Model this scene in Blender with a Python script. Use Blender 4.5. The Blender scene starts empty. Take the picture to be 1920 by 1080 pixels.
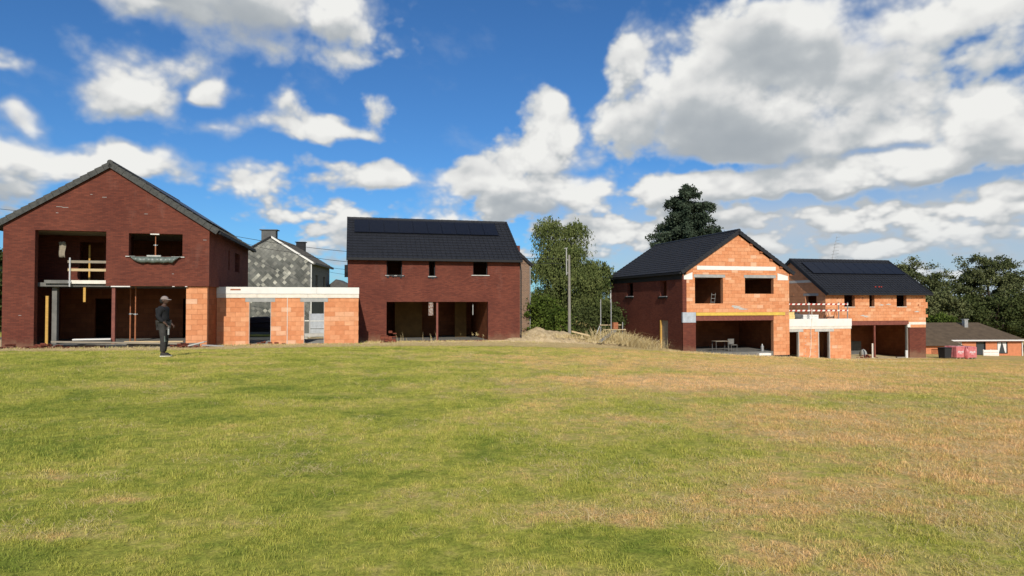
import bpy, math, random
import numpy as np
from mathutils import Vector, Matrix
R = math.radians
sc = bpy.context.scene
COL = sc.collection

# ------------------------------------------------------------------ camera
cam_d = bpy.data.cameras.new('camera')
cam = bpy.data.objects.new('camera', cam_d)
COL.objects.link(cam)
cam_d.sensor_width = 36.0
cam_d.lens = 22.5
cam_d.clip_start = 0.1
cam_d.clip_end = 3000
cam.location = (0, 0, 1.65)
cam.rotation_euler = (R(90) + math.atan(25 / 1200), 0, 0)
sc.camera = cam
sc.render.resolution_x = 1920
sc.render.resolution_y = 1080

# ------------------------------------------------------------------ node helper
class NT:
    def __init__(self, tree):
        self.t = tree
        tree.nodes.clear()
    def new(self, kind, **kw):
        n = self.t.nodes.new(kind)
        for k, v in kw.items():
            setattr(n, k, v)
        return n
    def put(self, sock, v):
        if isinstance(v, bpy.types.NodeSocket):
            self.t.links.new(v, sock)
        elif v is not None:
            if sock.type == 'RGBA' and not hasattr(v, '__len__'):
                v = (v, v, v, 1)
            elif sock.type == 'RGBA' and len(v) == 3:
                v = (*v, 1)
            sock.default_value = v
    def m(self, op, a, b=None, c=None, clamp=False):
        n = self.new('ShaderNodeMath', operation=op, use_clamp=clamp)
        for i, v in enumerate((a, b, c)):
            if v is not None:
                self.put(n.inputs[i], v)
        return n.outputs[0]
    def v(self, op, a, b=None, out=0):
        n = self.new('ShaderNodeVectorMath', operation=op)
        self.put(n.inputs[0], a)
        if b is not None:
            self.put(n.inputs[3] if op == 'SCALE' else n.inputs[1], b)
        return n.outputs['Value'] if op == 'LENGTH' else n.outputs[0]
    def noise(self, vec, scale=1, detail=2, rough=.5, out='Fac', dist=0, dim='3D'):
        n = self.new('ShaderNodeTexNoise', noise_dimensions=dim)
        self.put(n.inputs['Vector'], vec)
        self.put(n.inputs['Scale'], scale)
        n.inputs['Detail'].default_value = detail
        n.inputs['Roughness'].default_value = rough
        n.inputs['Distortion'].default_value = dist
        return n.outputs[out]
    def voro(self, vec, scale=1, detail=0, rough=.5, feat='F1', out='Distance', rnd=1):
        n = self.new('ShaderNodeTexVoronoi', feature=feat)
        self.put(n.inputs['Vector'], vec)
        self.put(n.inputs['Scale'], scale)
        n.inputs['Detail'].default_value = detail
        n.inputs['Roughness'].default_value = rough
        n.inputs['Randomness'].default_value = rnd
        return n.outputs[out]
    def ramp(self, f, stops, interp='LINEAR'):
        n = self.new('ShaderNodeValToRGB')
        cr = n.color_ramp
        cr.interpolation = interp
        while len(cr.elements) < len(stops):
            cr.elements.new(0.5)
        for e, (p, c) in zip(cr.elements, stops):
            e.position = p
            e.color = (c, c, c, 1) if not hasattr(c, '__len__') else (*c[:3], 1)
        self.put(n.inputs[0], f)
        return n.outputs[0]
    def mix(self, f, a, b, blend='MIX'):
        n = self.new('ShaderNodeMix', data_type='RGBA', blend_type=blend)
        self.put(n.inputs[0], f)
        self.put(n.inputs[6], a)
        self.put(n.inputs[7], b)
        return n.outputs[2]
    def maprange(self, v, a, b, c=0, d=1, kind='SMOOTHSTEP'):
        n = self.new('ShaderNodeMapRange', interpolation_type=kind)
        for i, x in enumerate((v, a, b, c, d)):
            self.put(n.inputs[i], x)
        return n.outputs[0]

# ------------------------------------------------------------------ light
SUN_EL, SUN_AZ_TRAVEL = R(31), R(-6)       # the light travels towards azimuth -6 degrees (0 = +Y)
world = bpy.data.worlds.new('World')
sc.world = world
world.use_nodes = True
W_ = NT(world.node_tree)
geo = W_.new('ShaderNodeTexCoord')
dirv = geo.outputs['Generated']
sky = W_.new('ShaderNodeTexSky', sky_type='NISHITA')
sky.sun_disc = False
sky.sun_elevation = SUN_EL
sky.sun_rotation = SUN_AZ_TRAVEL + math.pi
sky.air_density = 1.0
sky.dust_density = 0.4
sky.ozone_density = 3.0
sky.altitude = 200
sep = W_.new('ShaderNodeSeparateXYZ')
W_.put(sep.inputs[0], dirv)
az = W_.m('ARCTAN2', sep.outputs[0], sep.outputs[1])
el = W_.m('ARCSINE', sep.outputs[2])
comb = W_.new('ShaderNodeCombineXYZ')
W_.put(comb.inputs[0], az)
W_.put(comb.inputs[1], el)
ae = comb.outputs[0]
# cumulus groups: azimuth, elevation, half width, half height, weight (radians)
CLOUDS = [(-0.412, 0.417, 0.221, 0.045, 1), (-0.279, 0.415, 0.083, 0.039, 0.9), (-0.507, 0.387, 0.116, 0.021, 0.7), (-0.369, 0.356, 0.083, 0.026, 0.45), (-0.528, 0.275, 0.062, 0.039, 0.78), (-0.558, 0.251, 0.047, 0.033, 0.6), (-0.439, 0.287, 0.026, 0.017, 1.15), (-0.541, 0.313, 0.035, 0.027, 0.5), (-0.486, 0.312, 0.082, 0.02, 0.35), (-0.652, 0.223, 0.023, 0.018, 0.85), (-0.607, 0.18, 0.128, 0.023, 1.0), (-0.671, 0.149, 0.042, 0.038, 0.9), (-0.536, 0.188, 0.058, 0.014, 0.7), (-0.676, 0.11, 0.031, 0.019, 0.5), (-0.293, 0.256, 0.078, 0.018, 0.8), (-0.335, 0.285, 0.023, 0.026, 0.45), (-0.223, 0.286, 0.024, 0.029, 0.42), (-0.255, 0.361, 0.056, 0.019, 0.42), (-0.473, 0.241, 0.041, 0.01, 0.3), (-0.166, 0.375, 0.049, 0.019, 0.33), (-0.663, 0.283, 0.032, 0.011, 0.3), (-0.425, 0.243, 0.043, 0.01, 0.35), (-0.375, 0.173, 0.071, 0.02, 0.62), (-0.202, 0.182, 0.073, 0.025, 0.9), (-0.338, 0.133, 0.084, 0.019, 0.5), (-0.261, 0.096, 0.063, 0.035, 0.85), (-0.277, 0.206, 0.039, 0.011, 0.4), (0.187, 0.352, 0.029, 0.043, 0.9), (0.17, 0.316, 0.024, 0.03, 0.7), (0.059, 0.238, 0.063, 0.049, 1.25), (0.065, 0.287, 0.03, 0.028, 1.1), (-0.05, 0.186, 0.052, 0.034, 1.1), (0.033, 0.155, 0.124, 0.041, 1.1), (0.0, 0.218, 0.05, 0.04, 0.8), (0.383, 0.341, 0.129, 0.071, 1.25), (0.301, 0.269, 0.152, 0.059, 1.2), (0.486, 0.278, 0.116, 0.074, 1.2), (0.425, 0.227, 0.188, 0.032, 1.25), (0.604, 0.361, 0.134, 0.036, 0.8), (0.614, 0.303, 0.104, 0.022, 0.5), (0.641, 0.208, 0.062, 0.054, 1.15), (0.367, 0.172, 0.162, 0.021, 1.1), (0.53, 0.172, 0.126, 0.028, 1.1), (0.246, 0.161, 0.077, 0.024, 1.0), (0.3, 0.115, 0.117, 0.019, 0.9), (0.491, 0.112, 0.098, 0.02, 0.95), (0.133, 0.103, 0.12, 0.028, 0.85), (0.634, 0.121, 0.057, 0.019, 0.8), (0.612, 0.089, 0.089, 0.015, 0.8), (-0.058, 0.124, 0.083, 0.023, 0.8), (0.352, 0.074, 0.099, 0.014, 0.8), (0.516, 0.069, 0.117, 0.016, 0.85), (0.423, 0.034, 0.242, 0.015, 0.65), (0.638, 0.037, 0.076, 0.016, 0.65), (0.157, 0.029, 0.127, 0.021, 0.55), (0.033, 0.062, 0.14, 0.02, 0.55), (0.741, 0.251, 0.084, 0.113, 0.5), (0.761, 0.123, 0.081, 0.053, 1), (-0.214, 0.053, 0.048, 0.024, 0.4)]
# ---- cloud field: procedural noise over azimuth / elevation
def _hash(ix, iy, k):
    h = (ix * 374761393 + iy * 668265263 + k * 2147483647 + 1013904223) & 0xFFFFFFFF
    h = ((h ^ (h >> 13)) * 1274126177) & 0xFFFFFFFF
    h = ((h ^ (h >> 16)) * 2246822519) & 0xFFFFFFFF
    return ((h ^ (h >> 15)) & 0xFFFFFF).astype(np.float32) / 16777216.0
def vnoise(x, y, k=0):
    ix = np.floor(x).astype(np.int64); iy = np.floor(y).astype(np.int64)
    fx = (x - ix).astype(np.float32); fy = (y - iy).astype(np.float32)
    r = 0
    sx = fx * fx * fx * (fx * (fx * 6 - 15) + 10); sy = fy * fy * fy * (fy * (fy * 6 - 15) + 10)
    def g(a, b):
        t = _hash(ix + a, iy + b, k) * 6.2831853
        return np.cos(t) * (fx - a) + np.sin(t) * (fy - b)
    n0 = g(0, 0) * (1 - sx) + g(1, 0) * sx
    n1 = g(0, 1) * (1 - sx) + g(1, 1) * sx
    return (n0 * (1 - sy) + n1 * sy) * 1.4          # about -1..1
def fbm(x, y, s, octs, rough=.5, k=0):
    t = 0; a = 1.0; n = 0
    for o in range(octs):
        t = t + a * vnoise(x * s + 17.3 * o, y * s - 9.1 * o, k + o)
        n += a; a *= rough; s *= 2.03
    return t / n
def worley(x, y, k=0):
    ix = np.floor(x).astype(np.int64); iy = np.floor(y).astype(np.int64)
    best = np.full(x.shape, 9.0, np.float32)
    for a in (-1, 0, 1):
        for b in (-1, 0, 1):
            px = ix + a + _hash(ix + a, iy + b, k); py = iy + b + _hash(ix + a, iy + b, k + 77)
            best = np.minimum(best, ((px - x) ** 2 + (py - y) ** 2).astype(np.float32))
    return 1 - np.sqrt(best)                          # 1 at cell points: round puffs
def puffs(x, y, s, octs, rough, k):
    t = 0; a = 1.0; n = 0
    for o in range(octs):
        t = t + a * worley(x * s + 3.7 * o, y * s + 1.9 * o, k + 5 * o)
        n += a; a *= rough; s *= 2.1
    return t / n
def sstep(x, a, b):
    t = np.clip((x - a) / (b - a), 0, 1)
    return t * t * (3 - 2 * t)
def cloud_density(A, E):
    wx = fbm(A, E * 1.4, 7, 3, .5, 11); wy = fbm(A, E * 1.4, 7, 3, .5, 23)
    qa = A + wx * .038; qe = E + wy * .030 + fbm(A, E * 1.5, 22, 2, .5, 33) * .007
    acc = np.zeros(A.shape, np.float32)
    for a, e, ra, re, wt in CLOUDS:
        lo = (qe < e)
        ry = np.where(lo, re * .95, re * 1.25)         # flatter bases, rounder tops
        d = np.sqrt(((qa - a) / (ra * 1.12)) ** 2 + ((qe - e) / ry) ** 2)
        acc = acc + np.exp(9 * (np.clip(wt * (1.25 - d), -1, .9)))
    f = np.log(acc + 1e-6) / 9 - .20
    edge = np.maximum(sstep(np.abs(A), .74, .95), sstep(E, .47, .62)) * (1 - sstep(E, 1.1, 1.45))
    g = np.clip(fbm(A, E * 2.0, 3.2, 3, .5, 41) * 2.2 - .12, -1, .8)
    f = np.maximum(np.clip(f, -.6, .8), g * edge - (1 - edge) * 1.2)
    s = 1 + .6 * (1 - sstep(E, .02, .3))               # smaller detail towards the horizon
    p1 = puffs(A + wx * .02, E * 1.25 + wy * .02, 13, 4, .55, 51)
    n1 = fbm(A, E * 1.3, 14, 6, .6, 61)
    crisp = sstep(fbm(A, E, 4, 2, .5, 91), -.35, .3)
    det = (p1 - .55) * (.7 + .75 * crisp) + n1 * (.55 - .25 * crisp)
    low = 1 - sstep(E, .10, .22)
    det = det + low * ((puffs(A, E * 1.9, 24, 3, .55, 151) - .55) * 1.5 + fbm(A, E * 2.5, 9, 2, .5, 161) * .55)
    return (np.minimum(f, .8 - .25 * low) + det * .75).astype(np.float32)
def cloud_puff(A, E):
    return puffs(A, E * 1.35, 7, 3, .45, 55) * 1.25 + fbm(A, E * 1.3, 30, 3, .55, 61) * .06
def cloud_maps(A, E, step):
    D = cloud_density(A, E)
    t = np.clip(D, 0, 1.0)
    # light comes from above and behind the viewer: cloud stacked above a point dims it
    occ = np.zeros_like(D); tot = 0
    rows = D.shape[0]
    for i in range(1, 13):
        sh = int(round(i * .0062 / step))
        if sh < 1: sh = 1
        w = .87 ** i
        r = np.zeros_like(D)
        if sh < rows: r[:rows - sh] = t[sh:]
        r[rows - sh:] = t[-1:]
        occ += w * r; tot += w
    occ /= tot
    rel = t - occ                                      # >0: lit crest
    low = 1 - sstep(E, .12, .24)
    ds = np.clip(cloud_puff(A, E) - cloud_puff(A - .004, E + .011), -1, 1)
    ds = ds + low * .8 * (puffs(A, E * 1.9, 18, 2, .5, 155) - puffs(A - .002, (E + .006) * 1.9, 18, 2, .5, 155))
    shade = .24 + .10 * low + .16 * (1 - sstep(t, .1, .5)) + (.06 + .16 * sstep(E, .28, .40)) * sstep(-A, .1, .4) + occ * .46 * sstep(occ, .05, .75) - rel * .7 - ds * .95
    big = fbm(A, E * 2.2, 4.5, 2, .5, 71)
    shade = np.clip(shade + (big * 1.15 - .05) * sstep(t, .25, .8), 0, 2)
    shade = np.where(shade > .55, .55 + .4 * (1 - np.exp(-(shade - .55) / .4)), shade)
    soft = np.clip(sstep(fbm(A, E, 5, 2, .5, 97), -.15, .35) + .45 * sstep(-A, .15, .45) + .3 * sstep(E, .25, .45), 0, 1)
    alpha = sstep(D, -.02 - .22 * soft, .24 + .42 * soft)
    wisp = sstep(fbm(A + E * .5, E * 1.6, 6, 6, .6, 101), .10, .85) * .30
    veil = sstep(A, .02, .30) * (1 - sstep(E, .10, .21)) * np.clip(.76 + .5 * fbm(A, E * 2.4, 5, 3, .5, 171), 0, .95)
    alpha = 1 - (1 - alpha) * (1 - wisp) * (1 - veil)
    return alpha, shade, t
def cloud_image(name, a0, a1, e0, e1, step):
    na = int(round((a1 - a0) / step)); ne = int(round((e1 - e0) / step))
    A, E = np.meshgrid(a0 + (np.arange(na) + .5) * (a1 - a0) / na, e0 + (np.arange(ne) + .5) * (e1 - e0) / ne)
    A = A.astype(np.float32); E = E.astype(np.float32)
    al, shd, t = cloud_maps(A, E, step)
    if a1 - a0 > 6:                                    # close the seam behind the viewer
        w = (sstep(np.abs(A), 2.5, math.pi) * .5)
        al = al * (1 - w) + al[:, ::-1] * w; shd = shd * (1 - w) + shd[:, ::-1] * w; t = t * (1 - w) + t[:, ::-1] * w
    im = bpy.data.images.new(name, na, ne, alpha=False, float_buffer=True)
    im.colorspace_settings.name = 'Non-Color'
    px = np.ones((ne, na, 4), np.float32)
    px[..., 0] = al; px[..., 1] = shd; px[..., 2] = t
    im.pixels.foreach_set(px.ravel())
    im.update()
    cb = W_.new('ShaderNodeCombineXYZ')
    W_.put(cb.inputs[0], W_.m('MULTIPLY_ADD', az, 1 / (a1 - a0), -a0 / (a1 - a0)))
    W_.put(cb.inputs[1], W_.m('MULTIPLY_ADD', el, 1 / (e1 - e0), -e0 / (e1 - e0)))
    n = W_.new('ShaderNodeTexImage', interpolation='Cubic', extension='EXTEND')
    n.image = im
    W_.t.links.new(cb.outputs[0], n.inputs[0])
    return n.outputs[0]
wide = cloud_image('cloud_field_wide', -math.pi, math.pi, -.05, math.pi / 2, 1 / 180)
fine = cloud_image('cloud_field_front', -.80, .80, -.03, .55, 1 / 850)
near = W_.m('MULTIPLY', W_.maprange(W_.m('ABSOLUTE', az), .74, .79, 1, 0), W_.maprange(el, .50, .54, 1, 0))
both = W_.mix(near, wide, fine)
sp = W_.new('ShaderNodeSeparateColor')
W_.put(sp.inputs[0], both)
alpha, sh, thk = sp.outputs[0], sp.outputs[1], sp.outputs[2]
ccol = W_.ramp(sh, [(0.0, (.87, .87, .845)), (.3, (.72, .725, .72)), (.6, (.50, .53, .55)), (1.0, (.33, .37, .41))])
thin = W_.mix(W_.maprange(thk, .02, .4), (.50, .56, .63), ccol)
thin = W_.mix(W_.maprange(el, .0, .13, .5, 0), thin, (.50, .57, .64))
SKYS = 0.085
skyc = W_.mix(1.0, sky.outputs[0], (.46, .86, 1.25), 'MULTIPLY')
bg1 = W_.new('ShaderNodeBackground')
W_.put(bg1.inputs[0], skyc)
bg1.inputs[1].default_value = SKYS
bg2 = W_.new('ShaderNodeBackground')
W_.put(bg2.inputs[0], thin)
bg2.inputs[1].default_value = 1.0
mx = W_.new('ShaderNodeMixShader')
W_.put(mx.inputs[0], alpha)
W_.t.links.new(bg1.outputs[0], mx.inputs[1])
W_.t.links.new(bg2.outputs[0], mx.inputs[2])
wo = W_.new('ShaderNodeOutputWorld')
W_.t.links.new(mx.outputs[0], wo.inputs[0])

sun_d = bpy.data.lights.new('sun', 'SUN')
sun_d.energy = 4.0
sun_d.angle = R(.55)
sun_d.color = (1, .93, .82)
sun = bpy.data.objects.new('sun', sun_d)
COL.objects.link(sun)
tv = Vector((math.sin(SUN_AZ_TRAVEL) * math.cos(SUN_EL), math.cos(SUN_AZ_TRAVEL) * math.cos(SUN_EL), -math.sin(SUN_EL)))
sun.rotation_euler = tv.to_track_quat('-Z', 'Y').to_euler()
vs = sc.view_settings
vs.view_transform = 'Standard'
vs.look = 'None'
vs.gamma = 1
vs.exposure = 0
vs.use_curve_mapping = False

# ================================================================== helpers
rng = random.Random(7)
nrs = np.random.RandomState(5)
MATS = {}
def mat(name, fn, rough=.8, spec=.3, metal=0):
    m = bpy.data.materials.new(name)
    m.use_nodes = True
    n = NT(m.node_tree)
    b = n.new('ShaderNodeBsdfPrincipled')
    b.inputs['Roughness'].default_value = rough
    b.inputs['Specular IOR Level'].default_value = spec
    b.inputs['Metallic'].default_value = metal
    o = n.new('ShaderNodeOutputMaterial')
    n.t.links.new(b.outputs[0], o.inputs[0])
    c = fn(n, b)
    if c is not None:
        n.put(b.inputs['Base Color'], c)
    MATS[name] = m
    return m
def objco(n):
    return n.new('ShaderNodeTexCoord').outputs['Object']
def uvco(n):
    return n.new('ShaderNodeTexCoord').outputs['UV']
def wpos(n):
    return n.new('ShaderNodeNewGeometry').outputs['Position']
def orand(n):
    return n.new('ShaderNodeObjectInfo').outputs['Random']
def bump(n, b, h, strength=.4, dist=.02):
    k = n.new('ShaderNodeBump')
    k.inputs['Strength'].default_value = strength
    k.inputs['Distance'].default_value = dist
    n.put(k.inputs['Height'], h)
    n.t.links.new(k.outputs[0], b.inputs['Normal'])
def plain(c, var=.15, scale=6, rough=.8, spec=.3, metal=0, name=None, bmp=0, rv=0):
    def fn(n, b):
        p = objco(n)
        f = n.noise(p, scale, 4, .6)
        lo = tuple(x * (1 - var) for x in c); hi = tuple(min(1, x * (1 + var)) for x in c)
        col = n.ramp(f, [(.3, lo), (.7, hi)])
        if rv:
            col = n.mix(1, col, n.ramp(orand(n), [(0, 1 - rv), (1, 1 + rv)]), 'MULTIPLY')
        if bmp:
            bump(n, b, f, bmp)
        return col
    return mat(name, fn, rough, spec, metal)

def facing_brick(n, b):
    uv = uvco(n)
    t = n.new('ShaderNodeTexBrick')
    n.put(t.inputs['Vector'], uv)
    t.inputs['Scale'].default_value = 1
    t.inputs['Brick Width'].default_value = .22
    t.inputs['Row Height'].default_value = .065
    t.inputs['Mortar Size'].default_value = .006
    t.inputs['Mortar Smooth'].default_value = .3
    t.inputs['Bias'].default_value = -.1
    n.put(t.inputs['Color1'], (.178, .053, .034))
    n.put(t.inputs['Color2'], (.120, .037, .026))
    n.put(t.inputs['Mortar'], (.090, .042, .032))
    st = n.noise(n.v('MULTIPLY', uv, (2.2, 14, 1)), 1, 4, .6)
    c = n.mix(1, t.outputs[0], n.ramp(st, [(.25, (.84, .82, .83)), (.75, (1.15, 1.14, 1.12))]), 'MULTIPLY')
    bl = n.noise(uv, .55, 3, .5)
    c = n.mix(1, c, n.ramp(bl, [(.3, (.86, .84, .86)), (.7, (1.12, 1.12, 1.08))]), 'MULTIPLY')
    sp = n.noise(n.v('MULTIPLY', uv, (3, 9, 1)), 1.7, 2, .5)
    c = n.mix(n.ramp(sp, [(.70, 0), (.78, .3)]), c, (.20, .085, .055))
    oz = n.new('ShaderNodeSeparateXYZ'); n.put(oz.inputs[0], objco(n))
    dirt_ = n.m('MULTIPLY', n.maprange(n.m('ADD', oz.outputs[2], n.m('MULTIPLY_ADD', n.noise(uv, 2.2, 4, .6), -1.0, .5)), .55, -.1), .45)
    c = n.mix(dirt_, c, (.30, .20, .12))
    wash = n.noise(n.v('MULTIPLY', uv, (1.1, .35, 1)), 1, 5, .65)
    c = n.mix(n.ramp(wash, [(.58, 0), (.78, .28)]), c, (.27, .15, .12))
    bump(n, b, t.outputs[1], -.5, .006)
    return c
mat('facing_brick', facing_brick, .9, .15)
def clay(n, b, uvrows=False):
    p = uvco(n)
    r = orand(n)
    lines = n.noise(n.v('MULTIPLY', p, (70, .6, 1)), 1, 2, .5)
    blot = n.noise(n.v('ADD', p, n.v('SCALE', n.v('ADD', (3, 7, 1), (0, 0, 0)), r)), 3, 4, .6)
    c = n.ramp(r, [(0, (.64, .255, .115)), (.35, (.71, .305, .143)), (.7, (.74, .335, .165)), (.92, (.76, .38, .20)), (1, (.78, .46, .29))])
    c = n.mix(1, c, n.ramp(blot, [(.25, (.80, .77, .74)), (.8, (1.12, 1.14, 1.16))]), 'MULTIPLY')
    c = n.mix(1, c, n.ramp(lines, [(.3, .92), (.7, 1.05)]), 'MULTIPLY')
    bump(n, b, lines, .35, .004)
    return c
mat('clay_block', lambda n, b: clay(n, b), .9, .15)
def clay_shaded(n, b):  # same clay as the blocks, darkened: indoor shade is put into the colour
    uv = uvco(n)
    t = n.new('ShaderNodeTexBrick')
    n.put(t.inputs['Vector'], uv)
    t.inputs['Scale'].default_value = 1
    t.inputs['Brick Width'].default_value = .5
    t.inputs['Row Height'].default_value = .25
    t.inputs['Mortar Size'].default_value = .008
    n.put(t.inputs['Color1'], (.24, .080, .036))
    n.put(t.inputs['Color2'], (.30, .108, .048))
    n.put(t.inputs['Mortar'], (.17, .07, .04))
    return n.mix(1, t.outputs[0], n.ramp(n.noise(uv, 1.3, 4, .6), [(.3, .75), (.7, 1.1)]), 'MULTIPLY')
mat('clay_wall_shaded', clay_shaded, .95, .1)
plain((.50, .24, .13), .15, 8, .95, .1, name='clay_mortar')
plain((.017, .018, .022), .18, 3, .62, .35, name='roof_tile_black', rv=.0)
def gtile(n, b):
    p = objco(n)
    f = n.noise(p, 9, 5, .65)
    return n.ramp(f, [(.3, (.045, .046, .044)), (.7, (.095, .094, .086))])
mat('roof_tile_grey', gtile, .8, .3)
plain((.018, .018, .020), .1, 3, .7, .3, name='black_trim')
def pv(n, b):
    uv = uvco(n)
    t = n.new('ShaderNodeTexBrick')
    t.offset = 0
    n.put(t.inputs['Vector'], uv)
    t.inputs['Scale'].default_value = 1
    t.inputs['Brick Width'].default_value = .165
    t.inputs['Row Height'].default_value = .165
    t.inputs['Mortar Size'].default_value = .003
    n.put(t.inputs['Color1'], (.006, .008, .015))
    n.put(t.inputs['Color2'], (.007, .009, .017))
    n.put(t.inputs['Mortar'], (.010, .012, .02))
    return t.outputs[0]
mat('solar_glass', pv, .35, .2)
plain((.008, .010, .018), .1, 3, .45, .2, name='panel_frame')
plain((.36, .36, .34), .15, 3, .9, .2, name='concrete', bmp=.2)
plain((.50, .49, .45), .14, 4, .9, .2, name='pale_concrete', bmp=.2)
plain((.78, .76, .70), .06, 2.5, .8, .2, name='white_board')
plain((.76, .70, .60), .10, 3, .85, .2, name='cream_board')
plain((.66, .46, .09), .12, 3, .8, .2, name='yellow_board')
plain((.78, .60, .25), .10, 3, .8, .2, name='pale_yellow_board')
plain((.20, .060, .040), .25, 5, .6, .4, name='red_oxide_steel')
plain((.34, .12, .05), .3, 9, .6, .4, name='rusty_prop')
plain((.45, .45, .44), .15, 6, .45, .5, .6, name='galvanised_steel')
plain((.17, .165, .15), .2, 3, .9, .2, name='shaded_grey')  # indoor shade painted into the grey of floors, columns and props
def wood(n, b, c=(.62, .47, .27)):
    p = objco(n)
    f = n.noise(n.v('MULTIPLY', p, (3, 3, 22)), 1, 4, .6)
    return n.ramp(f, [(.3, tuple(x * .75 for x in c)), (.7, c)])
mat('pale_timber', lambda n, b: wood(n, b), .8, .2)
mat('yellow_timber', lambda n, b: wood(n, b, (.62, .36, .09)), .75, .25)
mat('old_timber', lambda n, b: wood(n, b, (.34, .29, .22)), .9, .15)
plain((.12, .145, .125), .3, 5, .4, .4, name='tarp_green')
plain((.015, .015, .017), .2, 5, .4, .4, name='black_film')
plain((.42, .46, .50), .18, 4, .5, .4, name='grey_panel')
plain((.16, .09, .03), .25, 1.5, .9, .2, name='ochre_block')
plain((.45, .35, .20), .3, 2, .95, .1, name='dirt', bmp=.5)
def soil(n, b):
    p = wpos(n)
    f = n.noise(p, 4, 6, .7)
    g = n.noise(p, 28, 4, .6)
    c = n.ramp(f, [(.3, (.36, .26, .14)), (.55, (.56, .43, .25)), (.75, (.68, .55, .34))])
    c = n.mix(1, c, n.ramp(g, [(.3, .7), (.7, 1.2)]), 'MULTIPLY')
    bump(n, b, g, .6, .05)
    return c
mat('soil', soil, 1, .05)
plain((.50, .37, .17), .25, 3, .9, .2, name='dry_stalk', rv=0)
plain((.25, .235, .20), .12, 8, .85, .2, name='pole_concrete')
plain((.72, .72, .70), .08, 8, .5, .4, name='white_plastic')
plain((.06, .045, .035), .3, 6, .95, .1, name='bark')
plain((.55, .50, .42), .25, 6, .95, .1, name='pale_bark')

# scorched (+) and lush (-) places in the meadow: x, y, half width, half depth, amount
PATCHES = [(1.3, 5.1, .6, .40, .20), (2.8, 5.4, 1.1, .55, .24), (3.5, 4.7, .8, .50, .20), (1.6, 4.3, .45, .25, .22), (.6, 5.0, .6, .28, .17), (2.4, 6.4, .9, .4, .14),
           (5.8, 8.6, 3.6, 2.6, .22), (1.8, 14, 2.9, 2.2, .18), (5.2, 15, 3.6, 2.2, .36), (-3.3, 4.6, .6, .18, .26), (-4.3, 6.0, .3, .16, .25), (-3.4, 5.4, .4, .15, .22),
           (5.0, 22.5, 9.0, 4.5, .16), (-3.6, 10.5, 1.0, .5, .14), (-6.5, 12.5, 1.2, .6, .14), (2.0, 9.5, .8, .4, .12),
           (.85, 4.4, 1.1, .35, -.16), (3.0, 6.4, .7, .28, -.20), (7.8, 13, 1.8, .9, -.20), (2.1, 7.3, 1.7, .7, -.14), (4.2, 4.0, .9, .4, -.2), (-2, 4.2, 1.6, .4, -.08)]
# colour of the meadow, shared by the ground sheet and the blades that grow on it
def meadow_colour(n, blade=False):
    p = wpos(n)
    x = n.new('ShaderNodeSeparateXYZ')
    n.put(x.inputs[0], p)
    pf = n.v('MULTIPLY', p, (1, 1, 0))
    big = n.noise(pf, .16, 3, .55)
    mid = n.noise(pf, .75, 4, .6, dist=.4)
    fine_ = n.noise(n.v('MULTIPLY', pf, (1, 1.3, 0)), 5.5, 4, .65)
    gx = n.maprange(x.outputs[0], -5, 10, -.10, .15)
    far_ = n.maprange(x.outputs[1], 10, 24, 0, .05)
    wq = n.v('ADD', pf, n.v('MULTIPLY', n.v('SUBTRACT', n.noise(pf, 1.6, 3, .6, 'Color'), (.5, .5, .5)), (1.1, .9, 0)))
    spots = []
    for a_, b_, rx, ry, am in PATCHES:
        d = n.v('LENGTH', n.v('MULTIPLY', n.v('SUBTRACT', wq, (a_, b_, 0)), (1 / rx, 1 / ry, 0)))
        spots.append(n.maprange(d, 1.35, .35, 0, am, 'LINEAR'))
    dry = n.m('ADD', n.m('MULTIPLY_ADD', big, .55, -.275), n.m('MULTIPLY_ADD', mid, .95, -.475))
    dry = n.m('ADD', dry, n.m('MULTIPLY_ADD', fine_, .75, -.375))
    for t in [gx, far_] + spots:
        dry = n.m('ADD', dry, t)
    dry = n.m('ADD', dry, .36)
    stops = [(.06, (.200, .242, .036)), (.29, (.376, .368, .068)), (.46, (.485, .405, .125)), (.61, (.620, .415, .165)), (.80, (.720, .465, .225))]
    return n.ramp(dry, stops), dry, mid
def field_mat(n, b):
    c, dry, mid = meadow_colour(n)
    p = wpos(n)
    g = n.noise(n.v('MULTIPLY', p, (1, .6, 1)), 45, 4, .7)
    g2 = n.noise(p, 12, 4, .65)
    c = n.mix(1, c, n.ramp(g, [(.3, (.62, .62, .60)), (.7, (1.30, 1.30, 1.28))]), 'MULTIPLY')
    c = n.mix(1, c, n.ramp(g2, [(.3, (.78, .80, .78)), (.7, (1.16, 1.14, 1.10))]), 'MULTIPLY')
    a = n.new('ShaderNodeAttribute', attribute_name='bare')
    s = n.ramp(n.noise(p, 3.2, 5, .65), [(.3, (.50, .38, .20)), (.6, (.68, .55, .32)), (.8, (.78, .66, .42))])
    k = n.maprange(n.m('ADD', a.outputs['Fac'], n.m('MULTIPLY_ADD', n.noise(p, 1.3, 4, .6), .9, -.45)), .35, .65)
    c = n.mix(k, c, s)
    bump(n, b, n.m('ADD', g, g2), .45, .04)
    return c
mat('field', field_mat, 1, .08)
def blade_mat(n, b):
    c, dry, mid = meadow_colour(n, True)
    r = n.new('ShaderNodeNewGeometry').outputs['Random Per Island']
    c = n.mix(1, c, n.ramp(r, [(0, (.72, .80, .60)), (.6, (1.12, 1.12, 1.05)), (1, (1.45, 1.35, 1.5))]), 'MULTIPLY')
    return c
mat('grass_blade', blade_mat, .7, .25)
def straw_mat(n, b):
    r = n.new('ShaderNodeNewGeometry').outputs['Random Per Island']
    return n.ramp(r, [(0, (.36, .26, .11)), (.5, (.54, .42, .20)), (1, (.68, .56, .32))])
mat('straw', straw_mat, .8, .2)
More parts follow.
